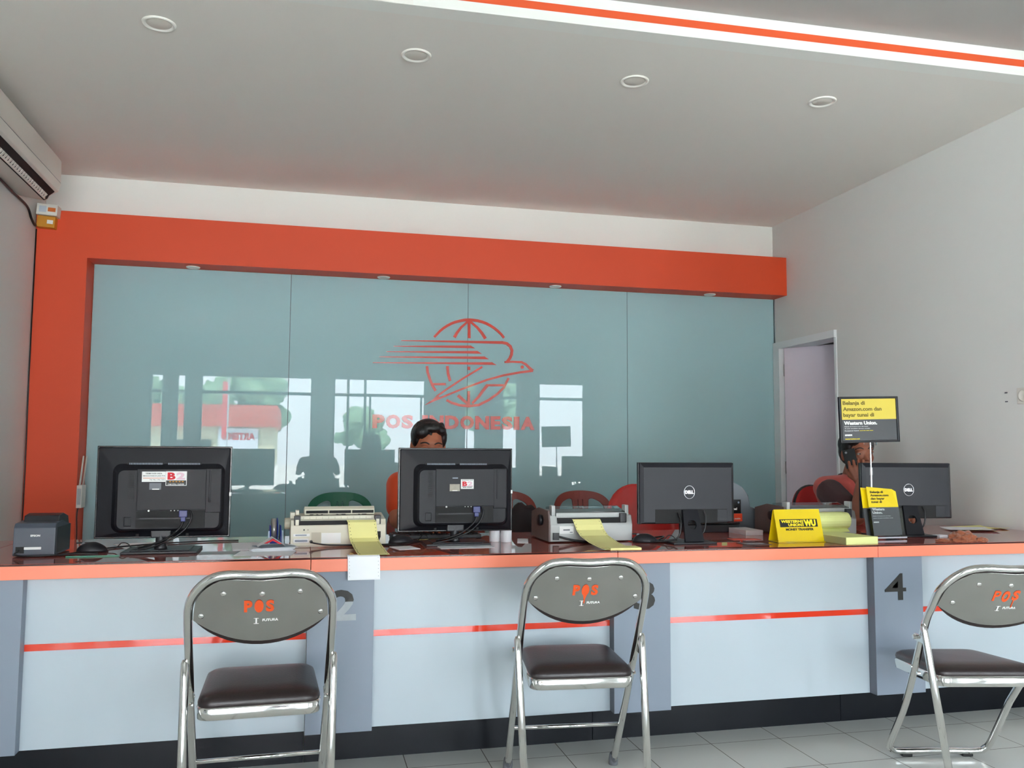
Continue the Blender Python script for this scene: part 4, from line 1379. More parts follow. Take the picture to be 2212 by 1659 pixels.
m_.build('folded_leaflet', [paper, flag_red], o)
# tape dispenser
t = thing('tape_dispenser', 'blue desk tape dispenser with a silver roll, left of the beige printer', 'tape dispenser', (-.105, 3.62, Z0), .1)
m_ = MB()
for s in (-1, 1):
    m_.prism([(-.05, 0), (-.045, .030), (-.02, .070), (.02, .070), (.05, .040), (.06, 0)], 'x', s * .020 - .002, s * .020 + .002, bev=.001)
m_.box(-.022, .022, -.05, .06, 0, .014, bev=.003)
m_.build('frame', blue_pl, t)
MB().lathe([(.022, -.008), (.044, -.008), (.044, .008), (.022, .008)], 28, mat=Matrix.Translation((-.006, .005, .052)) @ Matrix.Rotation(PI / 2, 4, 'Y')).build('tape_roll', silver, t)
MB().lathe([(.012, -.011), (.047, -.011), (.047, -.009), (.012, -.009)], 28, mat=Matrix.Translation((.018, .005, .052)) @ Matrix.Rotation(PI / 2, 4, 'Y')).build('roll_flange', blue_pl, t)
m_ = MB()
for s in (-1, 1):
    m_.prism([(-.056, 0), (-.050, .030), (-.040, .050), (-.030, .050), (-.034, 0)], 'x', s * .026 - .003, s * .026 + .003, bev=.001)
m_.build('side_trim', light_blue_pl, t)

# white rolls under the second monitor's right corner
for k, (x, y, l_) in enumerate(((.775, 3.50, 'white paper roll standing under the right corner of the second monitor, left one'), (.818, 3.475, 'white paper roll standing nearest the grey printer, right one of the pair'))):
    o = MB().lathe([(.007, 0), (.022, 0), (.0225, .001), (.0225, .056), (.022, .057), (.007, .057)], 28).build('paper_roll', paper)
    o.location = (x, y, Z0)
    tag(o, l_, 'paper roll', 'white paper rolls')
# keyboard-like dark tray and cables behind the monitors
t = thing('keyboard', 'black keyboard behind the beige printer, seen edge on beside the second mouse', 'keyboard', (.56, 3.72, Z0), .0)
MB().box(-.19, .19, -.07, .07, 0, .016, bev=.003).build('case', black_pl, t)
m_ = MB()
for r_ in range(5):
    for c_ in range(16):
        m_.box(-.18 + c_ * .0225, -.162 + c_ * .0225, -.060 + r_ * .024, -.042 + r_ * .024, .016, .021, bev=.001, seg=1)
kk = m_.build('keys', mon_pl, t); kk['kind'] = 'stuff'
def cable(label, pts, r=.0028, name='cable'):
    o = MB().tube(smooth_path(pts), r, 8).build(name, cable_mat)
    return tag(o, label, 'cable')
zc = Z0 + .0034
cable('black cable running under the first monitor from the mouse to the right', [(-.86, 3.29, zc), (-.80, 3.33, zc), (-.70, 3.50, zc), (-.55, 3.62, zc), (-.40, 3.68, zc), (-.25, 3.70, zc)])
cable('black cable looping left of the second monitor stand', [(.30, 3.42, zc), (.38, 3.40, zc), (.44, 3.50, zc), (.50, 3.56, zc), (.56, 3.60, zc), (.70, 3.62, zc)])
cable('black cable curling between the third mouse and the third monitor', [(1.345, 3.50, zc), (1.40, 3.46, zc), (1.46, 3.49, zc), (1.50, 3.44, zc + .01), (1.44, 3.36, zc), (1.50, 3.30, zc)], .0035)
# black cash drawer, grey device and its cards behind the third monitor
t = thing('document_tray', 'flat black tray box behind the third monitor', 'tray', (1.90, 3.70, Z0), 0)
MB().box(-.16, .10, .01, .115, 0, .034, bev=.003).build('case', black_pl, t)
MB().box(-.16, .10, .005, .115, .037, .046, bev=.003).build('lid', mon_edge, t)
sheets('thick pile of white forms right of the black tray', (1.983, 3.62, Z0), 0, .085, .16, 38, M('worn_paper_pile', '#cfc9cb', .8), 'paper_stack', 'paper stack')
t = thing('card_terminal', 'mid grey rounded device housing behind the third monitor with cards in front', 'device', (2.065, 3.84, Z0), 0)
b = MB(); b.prism([(-.20, .0), (-.20, .215), (-.10, .235), (-.03, .228), (.015, .205), (.045, .165), (.055, .11), (.085, .10), (.085, .0)], 'y', -.02, .018, bev=.006)
b.build('housing', device_grey, t)
o = MB().box(-.06, .055, -.002, .001, 0, .064, bev=.0005).build('black_card', card_black); o.location = (2.0, 3.808, Z0 + .072); 
t2 = thing('notice_card', 'black and orange notice card standing before the grey device', 'card', (2.005, 3.800, Z0 + .046), 0)
bpy.data.objects.remove(o)
c1 = MB().box(-.12, .052, -.002, .001, .034, .100, bev=.0004).build('black_panel', card_black, t2)
c2 = MB().box(-.12, .058, -.0035, -.0005, -.004, .033, bev=.0004).build('orange_panel', card_orange, t2)
g = MB(); g.box(-.10, .004, -.0026, -.0019, .070, .084, m=0); put_text(g, 'on Hand Phone!', -.080, .050, .112, .012, -.0022, bold=.03, th=.0005, m=1); g.cyl((.040, -.0028, .086), .005, .0008, 'y', 12, m=2)
g.build('lettering', [flag_red, white_print, grey_laminate], c1)
g = MB(); g.box(-.052, -.024, -.0042, -.0034, .004, .026, m=0); put_text(g, 'posgiro mobile', -.018, .004, .066, .009, -.0036, bold=.03, th=.0005, m=1)
g.build('lettering', [yellow_paper2, white_print], c2)
MB().box(-.10, .03, .001, .012, -.046, .04, bev=.001).build('stand', clear_plastic, t2)
# printed cards lying under the glass in front of it
o = MB().box(-.065, .065, -.03, .03, 0, .0008).build('orange_leaflet', card_orange); o.location = (1.855, 3.40, Z0); tag(o, 'orange leaflet lying flat left of the yellow tent sign', 'leaflet')
t = thing('dark_card', 'dark red card with white lettering lying flat near the counter edge', 'card', (1.80, 3.22, Z0))
MB().box(-.055, .055, -.05, .05, 0, .0008).build('card', M('dark_maroon_card', '#4b2420', .3), t)
g = MB(); put_text(g, 'WAJIB ISI NOPEN!', -.045, -.01, .09, .018, 0, bold=.04, th=.0006)
g.v = [Vector((v.x, v.z, .0009 - v.y)) for v in g.v]
g.build('lettering', white_print, t)

# yellow tent sign
t = thing('tent_sign', 'bright yellow money transfer tent sign standing on the counter', 'sign', (2.028, 3.235, Z0), .0)
th = .27
Tt = Matrix.Rotation(-th, 4, 'X')
m_ = MB(); m_.box(-.107, .107, -.0012, .0012, .0, .135, bev=.0005, mat=Matrix.Translation((0, 0, .004)) @ Tt)
m_.box(-.107, .107, .002, .075, .0015, .004, bev=.0005)
m_.box(-.107, .107, -.0012, .0012, .0, .133, bev=.0005, mat=Matrix.Translation((0, .078, .003)) @ Matrix.Rotation(.28, 4, 'X'))
m_.box(-.112, .107, -.010, .003, .0005, .003, bev=.0005)
pn = m_.build('card', yellow_pl, t)
Tt = Matrix.Translation((0, 0, .004)) @ Tt
m_ = MB()
m_.box(-.088, .088, -.0020, -.0010, .060, .093, bev=.0006, mat=Tt)
m_.build('logo_block', text_black, pn)
m_ = MB()
put_text(m_, 'WESTERN', -.082, .0775, .094, .012, -.0022, bold=.05, th=.0006, mat=Tt)
put_text(m_, 'UNION', -.050, .0630, .062, .012, -.0022, bold=.05, th=.0006, mat=Tt)
m_.box(.0145, .017, -.0028, -.002, .063, .0895, mat=Tt); m_.box(.019, .0215, -.0028, -.002, .063, .0895, mat=Tt)
put_text(m_, 'WU', .024, .0625, .056, .028, -.0022, bold=.07, th=.0006, mat=Tt)
m_.build('logo_lettering', text_yellow, pn)
m_ = MB(); put_text(m_, 'MONEY TRANSFER', -.064, .045, .130, .010, -.0016, bold=.04, th=.0006, mat=Tt); m_.build('lettering', text_black, pn)

# pale yellow stock of forms, fanned, and its roll
t = thing('paper_stack', 'pale yellow-green stack of continuous forms between the tent sign and the brochures', 'paper stack', (2.215, 3.20, Z0), .10)
b = MB(); b.box(-.075, .085, -.09, .15, 0, .030, bev=.002); b.build('forms', yellow_paper2, t)
b = MB(); b.box(-.0765, -.0745, -.088, .148, .001, .029); b.build('fold_side', M('paper_fold_side', '#8e8a5e', .8), t)
pr = [(3.42, .800), (3.40, .803)] + [(3.425 + .036 * math.cos(a), .852 + .036 * math.sin(a)) for a in [math.radians(x) for x in range(-100, -270, -20)]] + [(3.46, .888)]
o = MB(); o.sheet(pr, 2.13, 2.375, .0008)
o.sheet([(3.425 + .030 * math.cos(a), .850 + .030 * math.sin(a)) for a in [math.radians(x) for x in range(-80, -300, -20)]], 2.13, 2.37, .0008)
sprockets(o, 2.09, 2.315, [], 0)
q = o.build('curled_form', yellow_paper2); tag(q, 'pale yellow form curling over in front of the rear grey printer', 'paper')

# standing sign on a pole
t = thing('pole_sign', 'black framed yellow and grey notice on a thin silver pole', 'sign', (2.450, 3.345, Z0), 0)
MB().lathe([(.0, 0), (.055, 0), (.055, .004), (.012, .008), (.008, .02), (.0, .02)], 28).build('base', alu, t)
m_ = MB(); m_.cyl((0, 0, .01), .0045, .29, seg=14); m_.cyl((0, 0, .29), .0035, .14, seg=14); m_.cyl((0, 0, .275), .0065, .035, seg=14)
m_.build('pole', alu, t)
MB().box(-.03, .03, -.006, .006, .408, .424, bev=.002).build('clip', clear_plastic, t)
Ts_ = Matrix.Translation((-.001, 0, .420)) @ Matrix.Rotation(-.03, 4, 'Y')
m_ = MB()
W2, H2, fr_ = .150, .205, .010
outer = [(-W2, 0), (W2, 0), (W2, H2), (-W2, H2)]
m_.box(-W2, W2, -.007, .007, 0, fr_, bev=.003, mat=Ts_); m_.box(-W2, W2, -.007, .007, H2 - fr_, H2, bev=.003, mat=Ts_)
m_.box(-W2, -W2 + fr_, -.007, .007, 0, H2, bev=.003, mat=Ts_); m_.box(W2 - fr_, W2, -.007, .007, 0, H2, bev=.003, mat=Ts_)
fr_o = m_.build('frame', black_pl, t)
m_ = MB(); m_.box(-W2 + .008, W2 - .008, -.001, .003, .008, .103, mat=Ts_); m_.build('lower_panel', dark_card, t)
m_ = MB(); m_.box(-W2 + .008, W2 - .008, -.0014, .003, .1032, H2 - .008, mat=Ts_); m_.build('upper_panel', M('notice_yellow', '#d6c04c', .35), t)
m_ = MB()
for s_, z, w in (('Belanja di', .163, .112), ('Amazon.com dan', .136, .196), ('bayar tunai di', .110, .156)):
    put_text(m_, s_, -.130, z, w, .0225, -.0018, bold=.03, th=.0006, mat=Ts_, ref='Bj')
m_.build('upper_lettering', M('olive_print', '#6a5c14', .5), t)
m_ = MB()
put_text(m_, 'Western Union.', -.128, .0795, .168, .0165, -.0014, bold=.045, th=.0006, mat=Ts_)
put_text(m_, 'Belanja di Amazon.com dan bayar', -.126, .070, .120, .0036, -.0014, th=.0006, mat=Ts_)
put_text(m_, 'di agen terdekat dengan mudah', -.126, .061, .128, .0036, -.0014, th=.0006, mat=Ts_)
put_text(m_, 'Kunjungi kami', -.126, .051, .070, .0044, -.0014, bold=.02, th=.0006, mat=Ts_)
put_text(m_, 'amazon', -.126, .031, .036, .007, -.0014, bold=.04, th=.0006, mat=Ts_)
put_text(m_, 'untuk info lebih lanjut', -.052, .051, .070, .0044, -.0014, bold=.02, th=.0006, m=1, mat=Ts_)
put_text(m_, 'westernunion.com', -.126, .015, .074, .006, -.0014, th=.0006, m=1, mat=Ts_)
m_.build('lower_lettering', [white_print, text_yellow], t)

# brochures in a clear holder
t = thing('brochure', 'upright yellow and grey brochure at the front of the clear holder', 'brochure', (2.420, 3.205, Z0 + .026), .04, 'brochures in the clear holder')
def brochure_parts(t, text=True):
    Tb = Matrix.Rotation(-.16, 4, 'X')
    m_ = MB()
    m_.box(-.074, .074, -.0008, .0008, 0, .118, mat=Tb, m=1)
    # upper yellow half with a bent corner
    vs = [(-.076, 0, .118), (.074, 0, .112), (.074, .004, .185), (.060, .010, .196), (-.076, 0, .206)]
    vs2 = [(x, y + .0012, z) for x, y, z in vs]
    n = 5
    m_.add(vs + vs2, [list(range(n)), [n + i for i in range(n)][::-1]] + [[i, n + i, n + (i + 1) % n, (i + 1) % n] for i in range(n)], 0, False, Tb)
    pg_ = m_.build('cover', [yellow_pl, dark_card], t)
    if text:
        g = MB()
        for s_, z, w in (('Belanja di', .176, .066), ('Amazon.com', .162, .092), ('dan bayar', .148, .070), ('tunai di', .134, .054)):
            put_text(g, s_, -.062, z - .001, w, .0130, -.0012, bold=.03, th=.0006, mat=Tb, m=1, ref='Bj')
        put_text(g, 'Western', -.062, .104, .062, .011, -.0012, bold=.05, th=.0006, mat=Tb)
        put_text(g, 'Union.', -.062, .090, .050, .011, -.0012, bold=.05, th=.0006, mat=Tb)
        put_text(g, 'Belanja di Amazon.com dan bayar', -.062, .079, .090, .0032, -.0012, th=.0006, mat=Tb)
        put_text(g, 'tunai di agen terdekat anda', -.062, .070, .100, .0032, -.0012, th=.0006, mat=Tb)
        put_text(g, 'amazon', -.062, .052, .026, .006, -.0012, bold=.04, th=.0006, mat=Tb)
        g.build('lettering', [white_print, text_olive], pg_)
brochure_parts(t)
t3 = thing('brochure', 'upright yellow brochure peeking out behind the front one at its left', 'brochure', (2.404, 3.222, Z0 + .022), .02, 'brochures in the clear holder')
brochure_parts(t3, False)
t = thing('brochure_holder', 'clear plastic brochure holder right of the pale yellow paper stack', 'brochure holder', (2.423, 3.20, Z0), .04)
Tb = Matrix.Translation((0, 0, .024)) @ Matrix.Rotation(-.16, 4, 'X')
m_ = MB()
m_.box(-.080, .080, -.0065, -.0045, 0, .115, mat=Tb); m_.box(-.080, .080, .028, .030, 0, .16, mat=Tb)
m_.box(-.080, -.0785, -.0045, .028, 0, .115, mat=Tb); m_.box(.0785, .080, -.0045, .028, 0, .115, mat=Tb)
m_.build('pocket', clear_plastic, t)
m_ = MB(); m_.box(-.080, .080, -.012, .07, 0, .004, bev=.001); m_.box(-.080, .080, -.014, .03, .014, .020, bev=.001)
m_.build('foot', M('frosted_clear_plastic', '#b9bac4', .15, coat=.5), t)

# crumpled cloth and loose papers at the right end
bm = bmesh.new(); bmesh.ops.create_icosphere(bm, subdivisions=5, radius=1)
from mathutils import noise as mnoise
for v in bm.verts:
    p_ = v.co.copy()
    n1 = mnoise.noise(p_ * 2.3) * .35 + mnoise.noise(p_ * 5.5 + Vector((3, 1, 2))) * .22 + mnoise.noise(p_ * 11) * .08
    q_ = p_ * (1 + n1)
    z = max(-.0, q_.z * .030 + .012)
    v.co = Vector((q_.x * .062 + .012 * mnoise.noise(p_ * 3), q_.y * .040, z))
m_ = MB(); m_.add_bm(bm, 0, True)
bm = bmesh.new(); bmesh.ops.create_icosphere(bm, subdivisions=4, radius=1)
for v in bm.verts:
    p_ = v.co.copy(); n1 = mnoise.noise(p_ * 3.1 + Vector((7, 0, 0))) * .4 + mnoise.noise(p_ * 8) * .15
    q_ = p_ * (1 + n1); v.co = Vector((q_.x * .045 - .075, q_.y * .022 + .01, max(0, q_.z * .009 + .005)))
m_.add_bm(bm, 0, True)
bm = bmesh.new(); bmesh.ops.create_icosphere(bm, subdivisions=4, radius=1)
for v in bm.verts:
    p_ = v.co.copy(); n1 = mnoise.noise(p_ * 2.7 + Vector((1, 5, 0))) * .4 + mnoise.noise(p_ * 8) * .15
    q_ = p_ * (1 + n1); v.co = Vector((q_.x * .032 + .070, q_.y * .020 - .025, max(0, q_.z * .012 + .008)))
m_.add_bm(bm, 0, True)
o = m_.build('crumpled_cloth', cloth_brown); o.location = (2.73, 3.135, Z0)
tag(o, 'crumpled orange-brown cloth at the right end of the counter', 'cloth')
sheets('pale yellow paper lying on the far right of the counter', (3.27, 3.66, Z0), .2, .28, .16, 2, yellow_paper, curl=.006, group='loose papers at the right end')
sheets('white paper under the pale yellow one, far right of the counter', (3.18, 3.60, Z0 + .004), -.3, .22, .16, 1, paper, curl=.004, group='loose papers at the right end')
sheets('white card near the base of the fourth monitor', (2.80, 3.35, Z0), .2, .05, .04, 12, paper, 'card', 'card')

# ------------------------------------------------------------------ wall fittings
a = thing('air_conditioner', 'white split air conditioner with a dark louvre slot, high on the left wall', 'air conditioner', (XL, 4.86, 2.56), 0)
pf_ = [(.002, .02), (.135, .0), (.150, .010), (.160, .030), (.205, .058), (.215, .10), (.212, .235), (.19, .262), (.002, .268)]
m_ = MB(); m_.prism([(x, z) for x, z in pf_], 'y', -.86, .425, bev=.004); m_.build('body', ac_white, a)
m_ = MB(); m_.prism([(.132, -.0012), (.150, .0075), (.160, .027), (.192, .0475), (.194, .044), (.166, .020), (.158, .002), (.140, -.008)], 'y', -.82, .385); m_.build('air_slot', slot_black, a)
m_ = MB()
for k in range(33):
    y = -.80 + k * .035
    m_.prism([(.150, -.003), (.168, .018), (.172, .014), (.154, -.006)], 'y', y, y + .020)
m_.prism([(.146, -.006), (.152, .002), (.156, -.001), (.150, -.009)], 'y', -.81, .36)
m_.build('louvre_vanes', ac_white, a)
m_ = MB(); m_.box(.2135, .216, -.85, .415, .105, .1065); m_.build('front_seam', dark_laminate, a)
o = MB().tube(smooth_path([(XL + .012, 4.55, 2.585), (XL + .012, 5.10, 2.560), (XL + .014, 5.38, 2.55), (XL + .016, 5.47, 2.50), (XL + .014, 5.55, 2.48), (XL + .018, 5.600, 2.50)]), .007, 10).build('cable', cable_mat)
tag(o, 'black cable drooping from under the air conditioner to the small carton', 'cable')
o = MB().tube([(XL + .006, YK - .006, 2.47), (XL + .006, YK - .006, 1.6), (XL + .010, YK - .006, 1.0), (XL + .006, YK - .006, .02)], .0035, 8).build('cable', cable_mat)
tag(o, 'thin dark cable running down the left edge of the orange pillar', 'cable')
t = thing('carton', 'small white and yellow carton fixed to the top corner of the orange pillar', 'carton', (-1.535, YK - .001, 2.474), 0)
m_ = MB(); m_.box(-.050, .048, -.055, 0, .0, .068, bev=.001, mat=Matrix.Rotation(.06, 4, 'Y')); lo_ = m_.build('lower_box', carton_yellow, t)
m_ = MB(); m_.box(-.054, .060, -.075, 0, .070, .135, bev=.001, mat=Matrix.Rotation(.06, 4, 'Y')); hi_ = m_.build('upper_box', M('carton_white', '#d9d8cf', .6), t)
m_ = MB(); m_.box(.008, .050, -.0757, -.0745, .092, .116, mat=Matrix.Rotation(.06, 4, 'Y')); m_.build('print', tail_red, hi_)
m_ = MB(); m_.box(-.040, .0, -.0757, -.0745, .085, .122, mat=Matrix.Rotation(.06, 4, 'Y')); m_.build('print_panel', M('pale_blue_print', '#b9c3cd', .6), hi_)
m_ = MB(); m_.box(.005, .038, -.0557, -.0545, .022, .045, mat=Matrix.Rotation(.06, 4, 'Y')); m_.build('bar_label', white_print, lo_)
t = thing('wireless_router', 'white wireless router with two antennas on the side of the orange pillar', 'router', (XK, YK + .045, .80), 0)
m_ = MB(); m_.box(.001, .030, -.05, .05, 0, .135, bev=.003)
for k in range(8):
    m_.box(.006 + k * .0026, .0072 + k * .0026, -.0505, -.0495, .02, .115, m=1)
m_.build('housing', [ac_white, grey_laminate], t)
for y in (-.040, .035):
    m_ = MB(); m_.tube([(.014, y, .125), (.022, y - .002, .21), (.030, y - .004, .31)], [.006, .0055, .0045], 10); m_.build('antenna', ac_white, t)
MB().tube(smooth_path([(.012, -.045, .004), (.010, -.055, -.05), (.012, -.045, -.2), (.008, -.045, -.6)]), .003, 8).build('lead', cable_mat, t)
# socket and wall marks on the right wall
t = thing('wall_socket', 'white round wall socket on the right wall, cut by the edge of the photo', 'socket', (XR, 3.50, 1.44), 0)
MB().box(-.008, -.0003, -.042, .042, -.04, .04, bev=.003).build('plate', ac_white, t)
MB().lathe([(.0, 0), (.030, 0), (.030, .006), (.024, .007), (.022, .003), (.0, .003)], 24, mat=Matrix.Translation((-.008, 0, 0)) @ Matrix.Rotation(-PI / 2, 4, 'Y')).build('ring', ac_white, t)
t = thing('wall_plug_holes', 'two small grey screw plugs in the right wall beside the socket', 'wall plug', (XR, 3.615, 1.44), 0)
for z in (.021, -.024):
    MB().box(-.003, -.0003, -.008, .008, z - .003, z + .003, bev=.001).build('plug', dark_laminate, t)
# ------------------------------------------------------------------ chairs behind the counter
def rounded(pts, n=5):
    P = [Vector(p) for p in pts]; out = []
    N = len(P)
    for i in range(N):
        for k in range(n):
            t = k / n; a, b, c, d = P[i - 1], P[i], P[(i + 1) % N], P[(i + 2) % N]
            q = 0.5 * ((2 * b) + (c - a) * t + (2 * a - 5 * b + 4 * c - d) * t * t + (3 * b - a - 3 * c + d) * t ** 3)
            out.append((q.x, q.y))
    return out
def plastic_chair(name, label, mat, loc, rz, group=None):
    # seen from the front, facing the counter (-y)
    t = thing(name, label, 'chair', loc, rz, group)
    W = .20
    outer = [(-.150, .42), (-.175, .55), (-.193, .68), (-.198, .76), (-.185, .82), (-.150, .862), (-.09, .886), (0, .893), (.09, .886), (.150, .862), (.185, .82), (.198, .76), (.193, .68), (.175, .55), (.150, .42)]
    holeL = [(-.112, .50), (-.140, .62), (-.160, .74), (-.154, .79), (-.130, .825), (-.085, .846), (-.060, .842), (-.052, .82), (-.046, .70), (-.040, .60), (-.036, .50)]
    holeR = [(-x, z) for x, z in holeL][::-1]
    slots = []
    for x in (-.021, .011):
        slots.append([(x, .56), (x, .835), (x + .003, .842), (x + .007, .842), (x + .010, .835), (x + .010, .56)])
    outer = rounded(outer, 3)
    bm = shape2d([outer, rounded(holeL, 3), rounded(holeR, 3)] + slots, .012, .003)
    # more vertices so that it can curve
    bmesh.ops.bisect_plane(bm, geom=list(bm.verts) + list(bm.edges) + list(bm.faces), plane_co=(0, 0, 0), plane_no=(1, 0, 0))
    for x in (-.16, -.12, -.08, -.04, .04, .08, .12, .16):
        bmesh.ops.bisect_plane(bm, geom=list(bm.verts) + list(bm.edges) + list(bm.faces), plane_co=(x, 0, 0), plane_no=(1, 0, 0))
    for z in (.5, .6, .7, .8):
        bmesh.ops.bisect_plane(bm, geom=list(bm.verts) + list(bm.edges) + list(bm.faces), plane_co=(0, z, 0), plane_no=(0, 1, 0))
    for v in bm.verts:
        x, z, d = v.co
        v.co = Vector((x, .20 + (z - .42) * .22 - 1.4 * x * x + d, z))
    MB().add_bm(bm, 0, False).build('backrest', mat, t)
    s = MB()
    nn = 10; vs = []; fs = []
    for i in range(nn + 1):
        for j in range(nn + 1):
            x = -.215 + .43 * i / nn; y = -.22 + .43 * j / nn
            z = .425 + .018 * (abs(x) / .215) ** 4 + .015 * max(0, (y) / .21) ** 2 - .012 * max(0, (-y - .12) / .1) ** 2
            vs.append((x * (1 - .12 * j / nn), y, z))
    top = len(vs)
    vs += [(x, y, z - .008) for x, y, z in vs]
    I = lambda i, j: i * (nn + 1) + j
    for i in range(nn):
        for j in range(nn):
            fs.append([I(i, j), I(i + 1, j), I(i + 1, j + 1), I(i, j + 1)])
            fs.append([top + I(i, j + 1), top + I(i + 1, j + 1), top + I(i + 1, j), top + I(i, j)])
    for k in range(nn):
        fs += [[I(k, 0), top + I(k, 0), top + I(k + 1, 0), I(k + 1, 0)], [I(k + 1, nn), top + I(k + 1, nn), top + I(k, nn), I(k, nn)],
               [I(0, k + 1), top + I(0, k + 1), top + I(0, k), I(0, k)], [I(nn, k), top + I(nn, k), top + I(nn, k + 1), I(nn, k + 1)]]
    s.add(vs, fs, 0, True)
    s.build('seat', mat, t)
    for sx in (-1, 1):
        for sy, yy in ((-1, -.20), (1, .17)):
            MB().tube([(sx * .235, yy + sy * .045, .0), (sx * .215, yy + sy * .015, .25), (sx * .195, yy, .425)], [.016, .020, .024], 8).build('leg', mat, t)
        MB().tube(smooth_path([(sx * .222, -.20, .43), (sx * .245, -.19, .58), (sx * .245, -.12, .635), (sx * .240, .05, .645), (sx * .205, .20, .66), (sx * .18, .235, .66)]), .014, 8).build('armrest', mat, t)
    return t
plastic_chair('plastic_chair', 'green plastic armchair behind the beige printer, before the teal wall', green_pl, (.222, 5.13, 0), 0)
gb = 'red-brown plastic chairs along the back wall'
a = plastic_chair('plastic_chair', 'red-brown plastic chair directly right of the second monitor', brown_chair, (1.268, 5.16, 0), 0, gb)
dup(a, (1.782, 5.16, 0), 0, 'red-brown plastic chair next to the bright red chair, behind the grey printer')
dup(a, (.62, 4.22, 0), 0, 'red-brown plastic chair the man in orange sits on')
# bright red bucket chair
def bucket_chair(label, mat, edge, loc, rz, w=.235, ztop=.97, zl=.44):
    t = thing('office_chair', label, 'chair', loc, rz, None)
    out = []
    n = 28
    vs, fs = [], []
    rows = 14
    for j in range(rows + 1):
        u = math.sin(PI / 2 * j / rows)
        z = zl + (ztop - zl) * u
        hw = w * (1 - max(0, (u - .45) / .55) ** 2.4 * 1.0) ** .5 if u > .45 else w * (.90 + .1 * (u / .45))
        hw = max(hw, .012)
        for i in range(9):
            x = hw * (-1 + 2 * i / 8)
            y = .16 + (z - zl) * .25 - .9 * x * x
            vs.append((x, y, z))
    m_ = len(vs)
    vs += [(x, y + .03, z) for x, y, z in vs]
    I = lambda j, i: j * 9 + i
    for j in range(rows):
        for i in range(8):
            fs.append([I(j, i), I(j, i + 1), I(j + 1, i + 1), I(j + 1, i)])
            fs.append([m_ + I(j + 1, i), m_ + I(j + 1, i + 1), m_ + I(j, i + 1), m_ + I(j, i)])
        fs.append([I(j + 1, 0), m_ + I(j + 1, 0), m_ + I(j, 0), I(j, 0)])
        fs.append([I(j, 8), m_ + I(j, 8), m_ + I(j + 1, 8), I(j + 1, 8)])
    for i in range(8):
        fs.append([I(0, i + 1), I(0, i), m_ + I(0, i), m_ + I(0, i + 1)])
        fs.append([I(rows, i), I(rows, i + 1), m_ + I(rows, i + 1), m_ + I(rows, i)])
    bk = MB().add(vs, fs, 0, True).build('backrest', mat, t)
    rim = [vs[I(j, 0)] for j in range(rows + 1)] + [vs[I(rows, 8)]] + [vs[I(j, 8)] for j in range(rows, -1, -1)]
    MB().tube([(x, y + .012, z) for x, y, z in rim], .009, 8).build('edge_trim', edge, bk)
    MB().box(-w, w, -.26, .20, .40, .47, bev=.03, seg=4, smooth=True).build('seat', mat, t)
    MB().cyl((0, -.02, .08), .028, .33, seg=14).build('gas_lift', black_pl, t)
    for k in range(5):
        an = 2 * PI * k / 5 + .3
        lg = MB().tube([(0, -.02, .10), (.26 * math.cos(an), -.02 + .26 * math.sin(an), .065)], [.022, .014], 8).build('leg', black_pl, t)
        MB().cyl((.26 * math.cos(an) - .012, -.02 + .26 * math.sin(an), .028), .028, .024, 'x', 14).build('castor', black_pl, lg)
    return t
bucket_chair('bright red glossy chair behind the third monitor', red_chair, red_chair, (1.80, 4.12, 0), .15, w=.225)
bucket_chair('red office chair with black edging, behind the man on the phone', red_fabric, black_pl, (3.03, 4.32, 0), .25, w=.24, ztop=.955)
# dark bag slumped on the chair right of the second monitor
bm = bmesh.new(); bmesh.ops.create_icosphere(bm, subdivisions=4, radius=1)
for v in bm.verts:
    p_ = v.co.copy(); n1 = mnoise.noise(p_ * 1.6) * .18 + mnoise.noise(p_ * 4) * .05
    q_ = p_ * (1 + n1)
    v.co = Vector((q_.x * (.17 - .05 * max(0, q_.z)) + .02 * q_.z, q_.y * .10, q_.z * .215 + .215))
bg = thing('bag', 'dark bag slumped on the chair right of the second monitor', 'bag', (1.075, 4.30, .452))
MB().add_bm(bm, 0, True).build('body', M('dark_bag_cloth', '#2a2022', .8, bump=.3, bscale=40), bg)
plastic_chair('plastic_chair', 'red-brown plastic chair under the dark bag, right of the second monitor', brown_chair, (1.08, 4.24, 0), 0, gb) if False else None
st_ = thing('stool', 'low dark stool carrying the bag, hidden behind the counter', 'stool', (1.075, 4.30, 0))
MB().box(-.17, .17, -.15, .15, .42, .45, bev=.008).build('seat', black_pl, st_)
for sx in (-1, 1):
    for sy in (-1, 1):
        MB().box(sx * .14 - .014, sx * .14 + .014, sy * .12 - .014, sy * .12 + .014, 0, .42, bev=.003).build('leg', black_pl, st_)

# ------------------------------------------------------------------ people
def head_items(C, R, hair=False):
    # C centre of the head, R rotation; face looks towards local -y
    def P(x, y, z): return C + R @ Vector((x, y, z))
    e = R.to_euler()
    rot = (e.x, e.y, e.z)
    it = []
    E = lambda c, r: it.append(('e', P(*c), r, rot))
    E((0, .018, .030), (.074, .090, .086))
    E((0, -.012, .005), (.066, .078, .088))
    E((0, -.022, -.048), (.054, .062, .060))
    E((0, -.045, -.082), (.030, .034, .026))
    E((.034, -.048, -.022), (.026, .026, .028)); E((-.034, -.048, -.022), (.026, .026, .028))
    E((0, -.072, .032), (.052, .018, .016))
    it.append(('c', P(0, -.080, .012), P(0, -.102, -.022), .008, .013))
    E((.011, -.092, -.026), (.010, .011, .008)); E((-.011, -.092, -.026), (.010, .011, .008))
    E((0, -.083, -.050), (.026, .012, .006)); E((0, -.081, -.059), (.022, .012, .007))
    for s in (-1, 1):
        E((s * .077, .012, -.005), (.008, .020, .032))
    return it
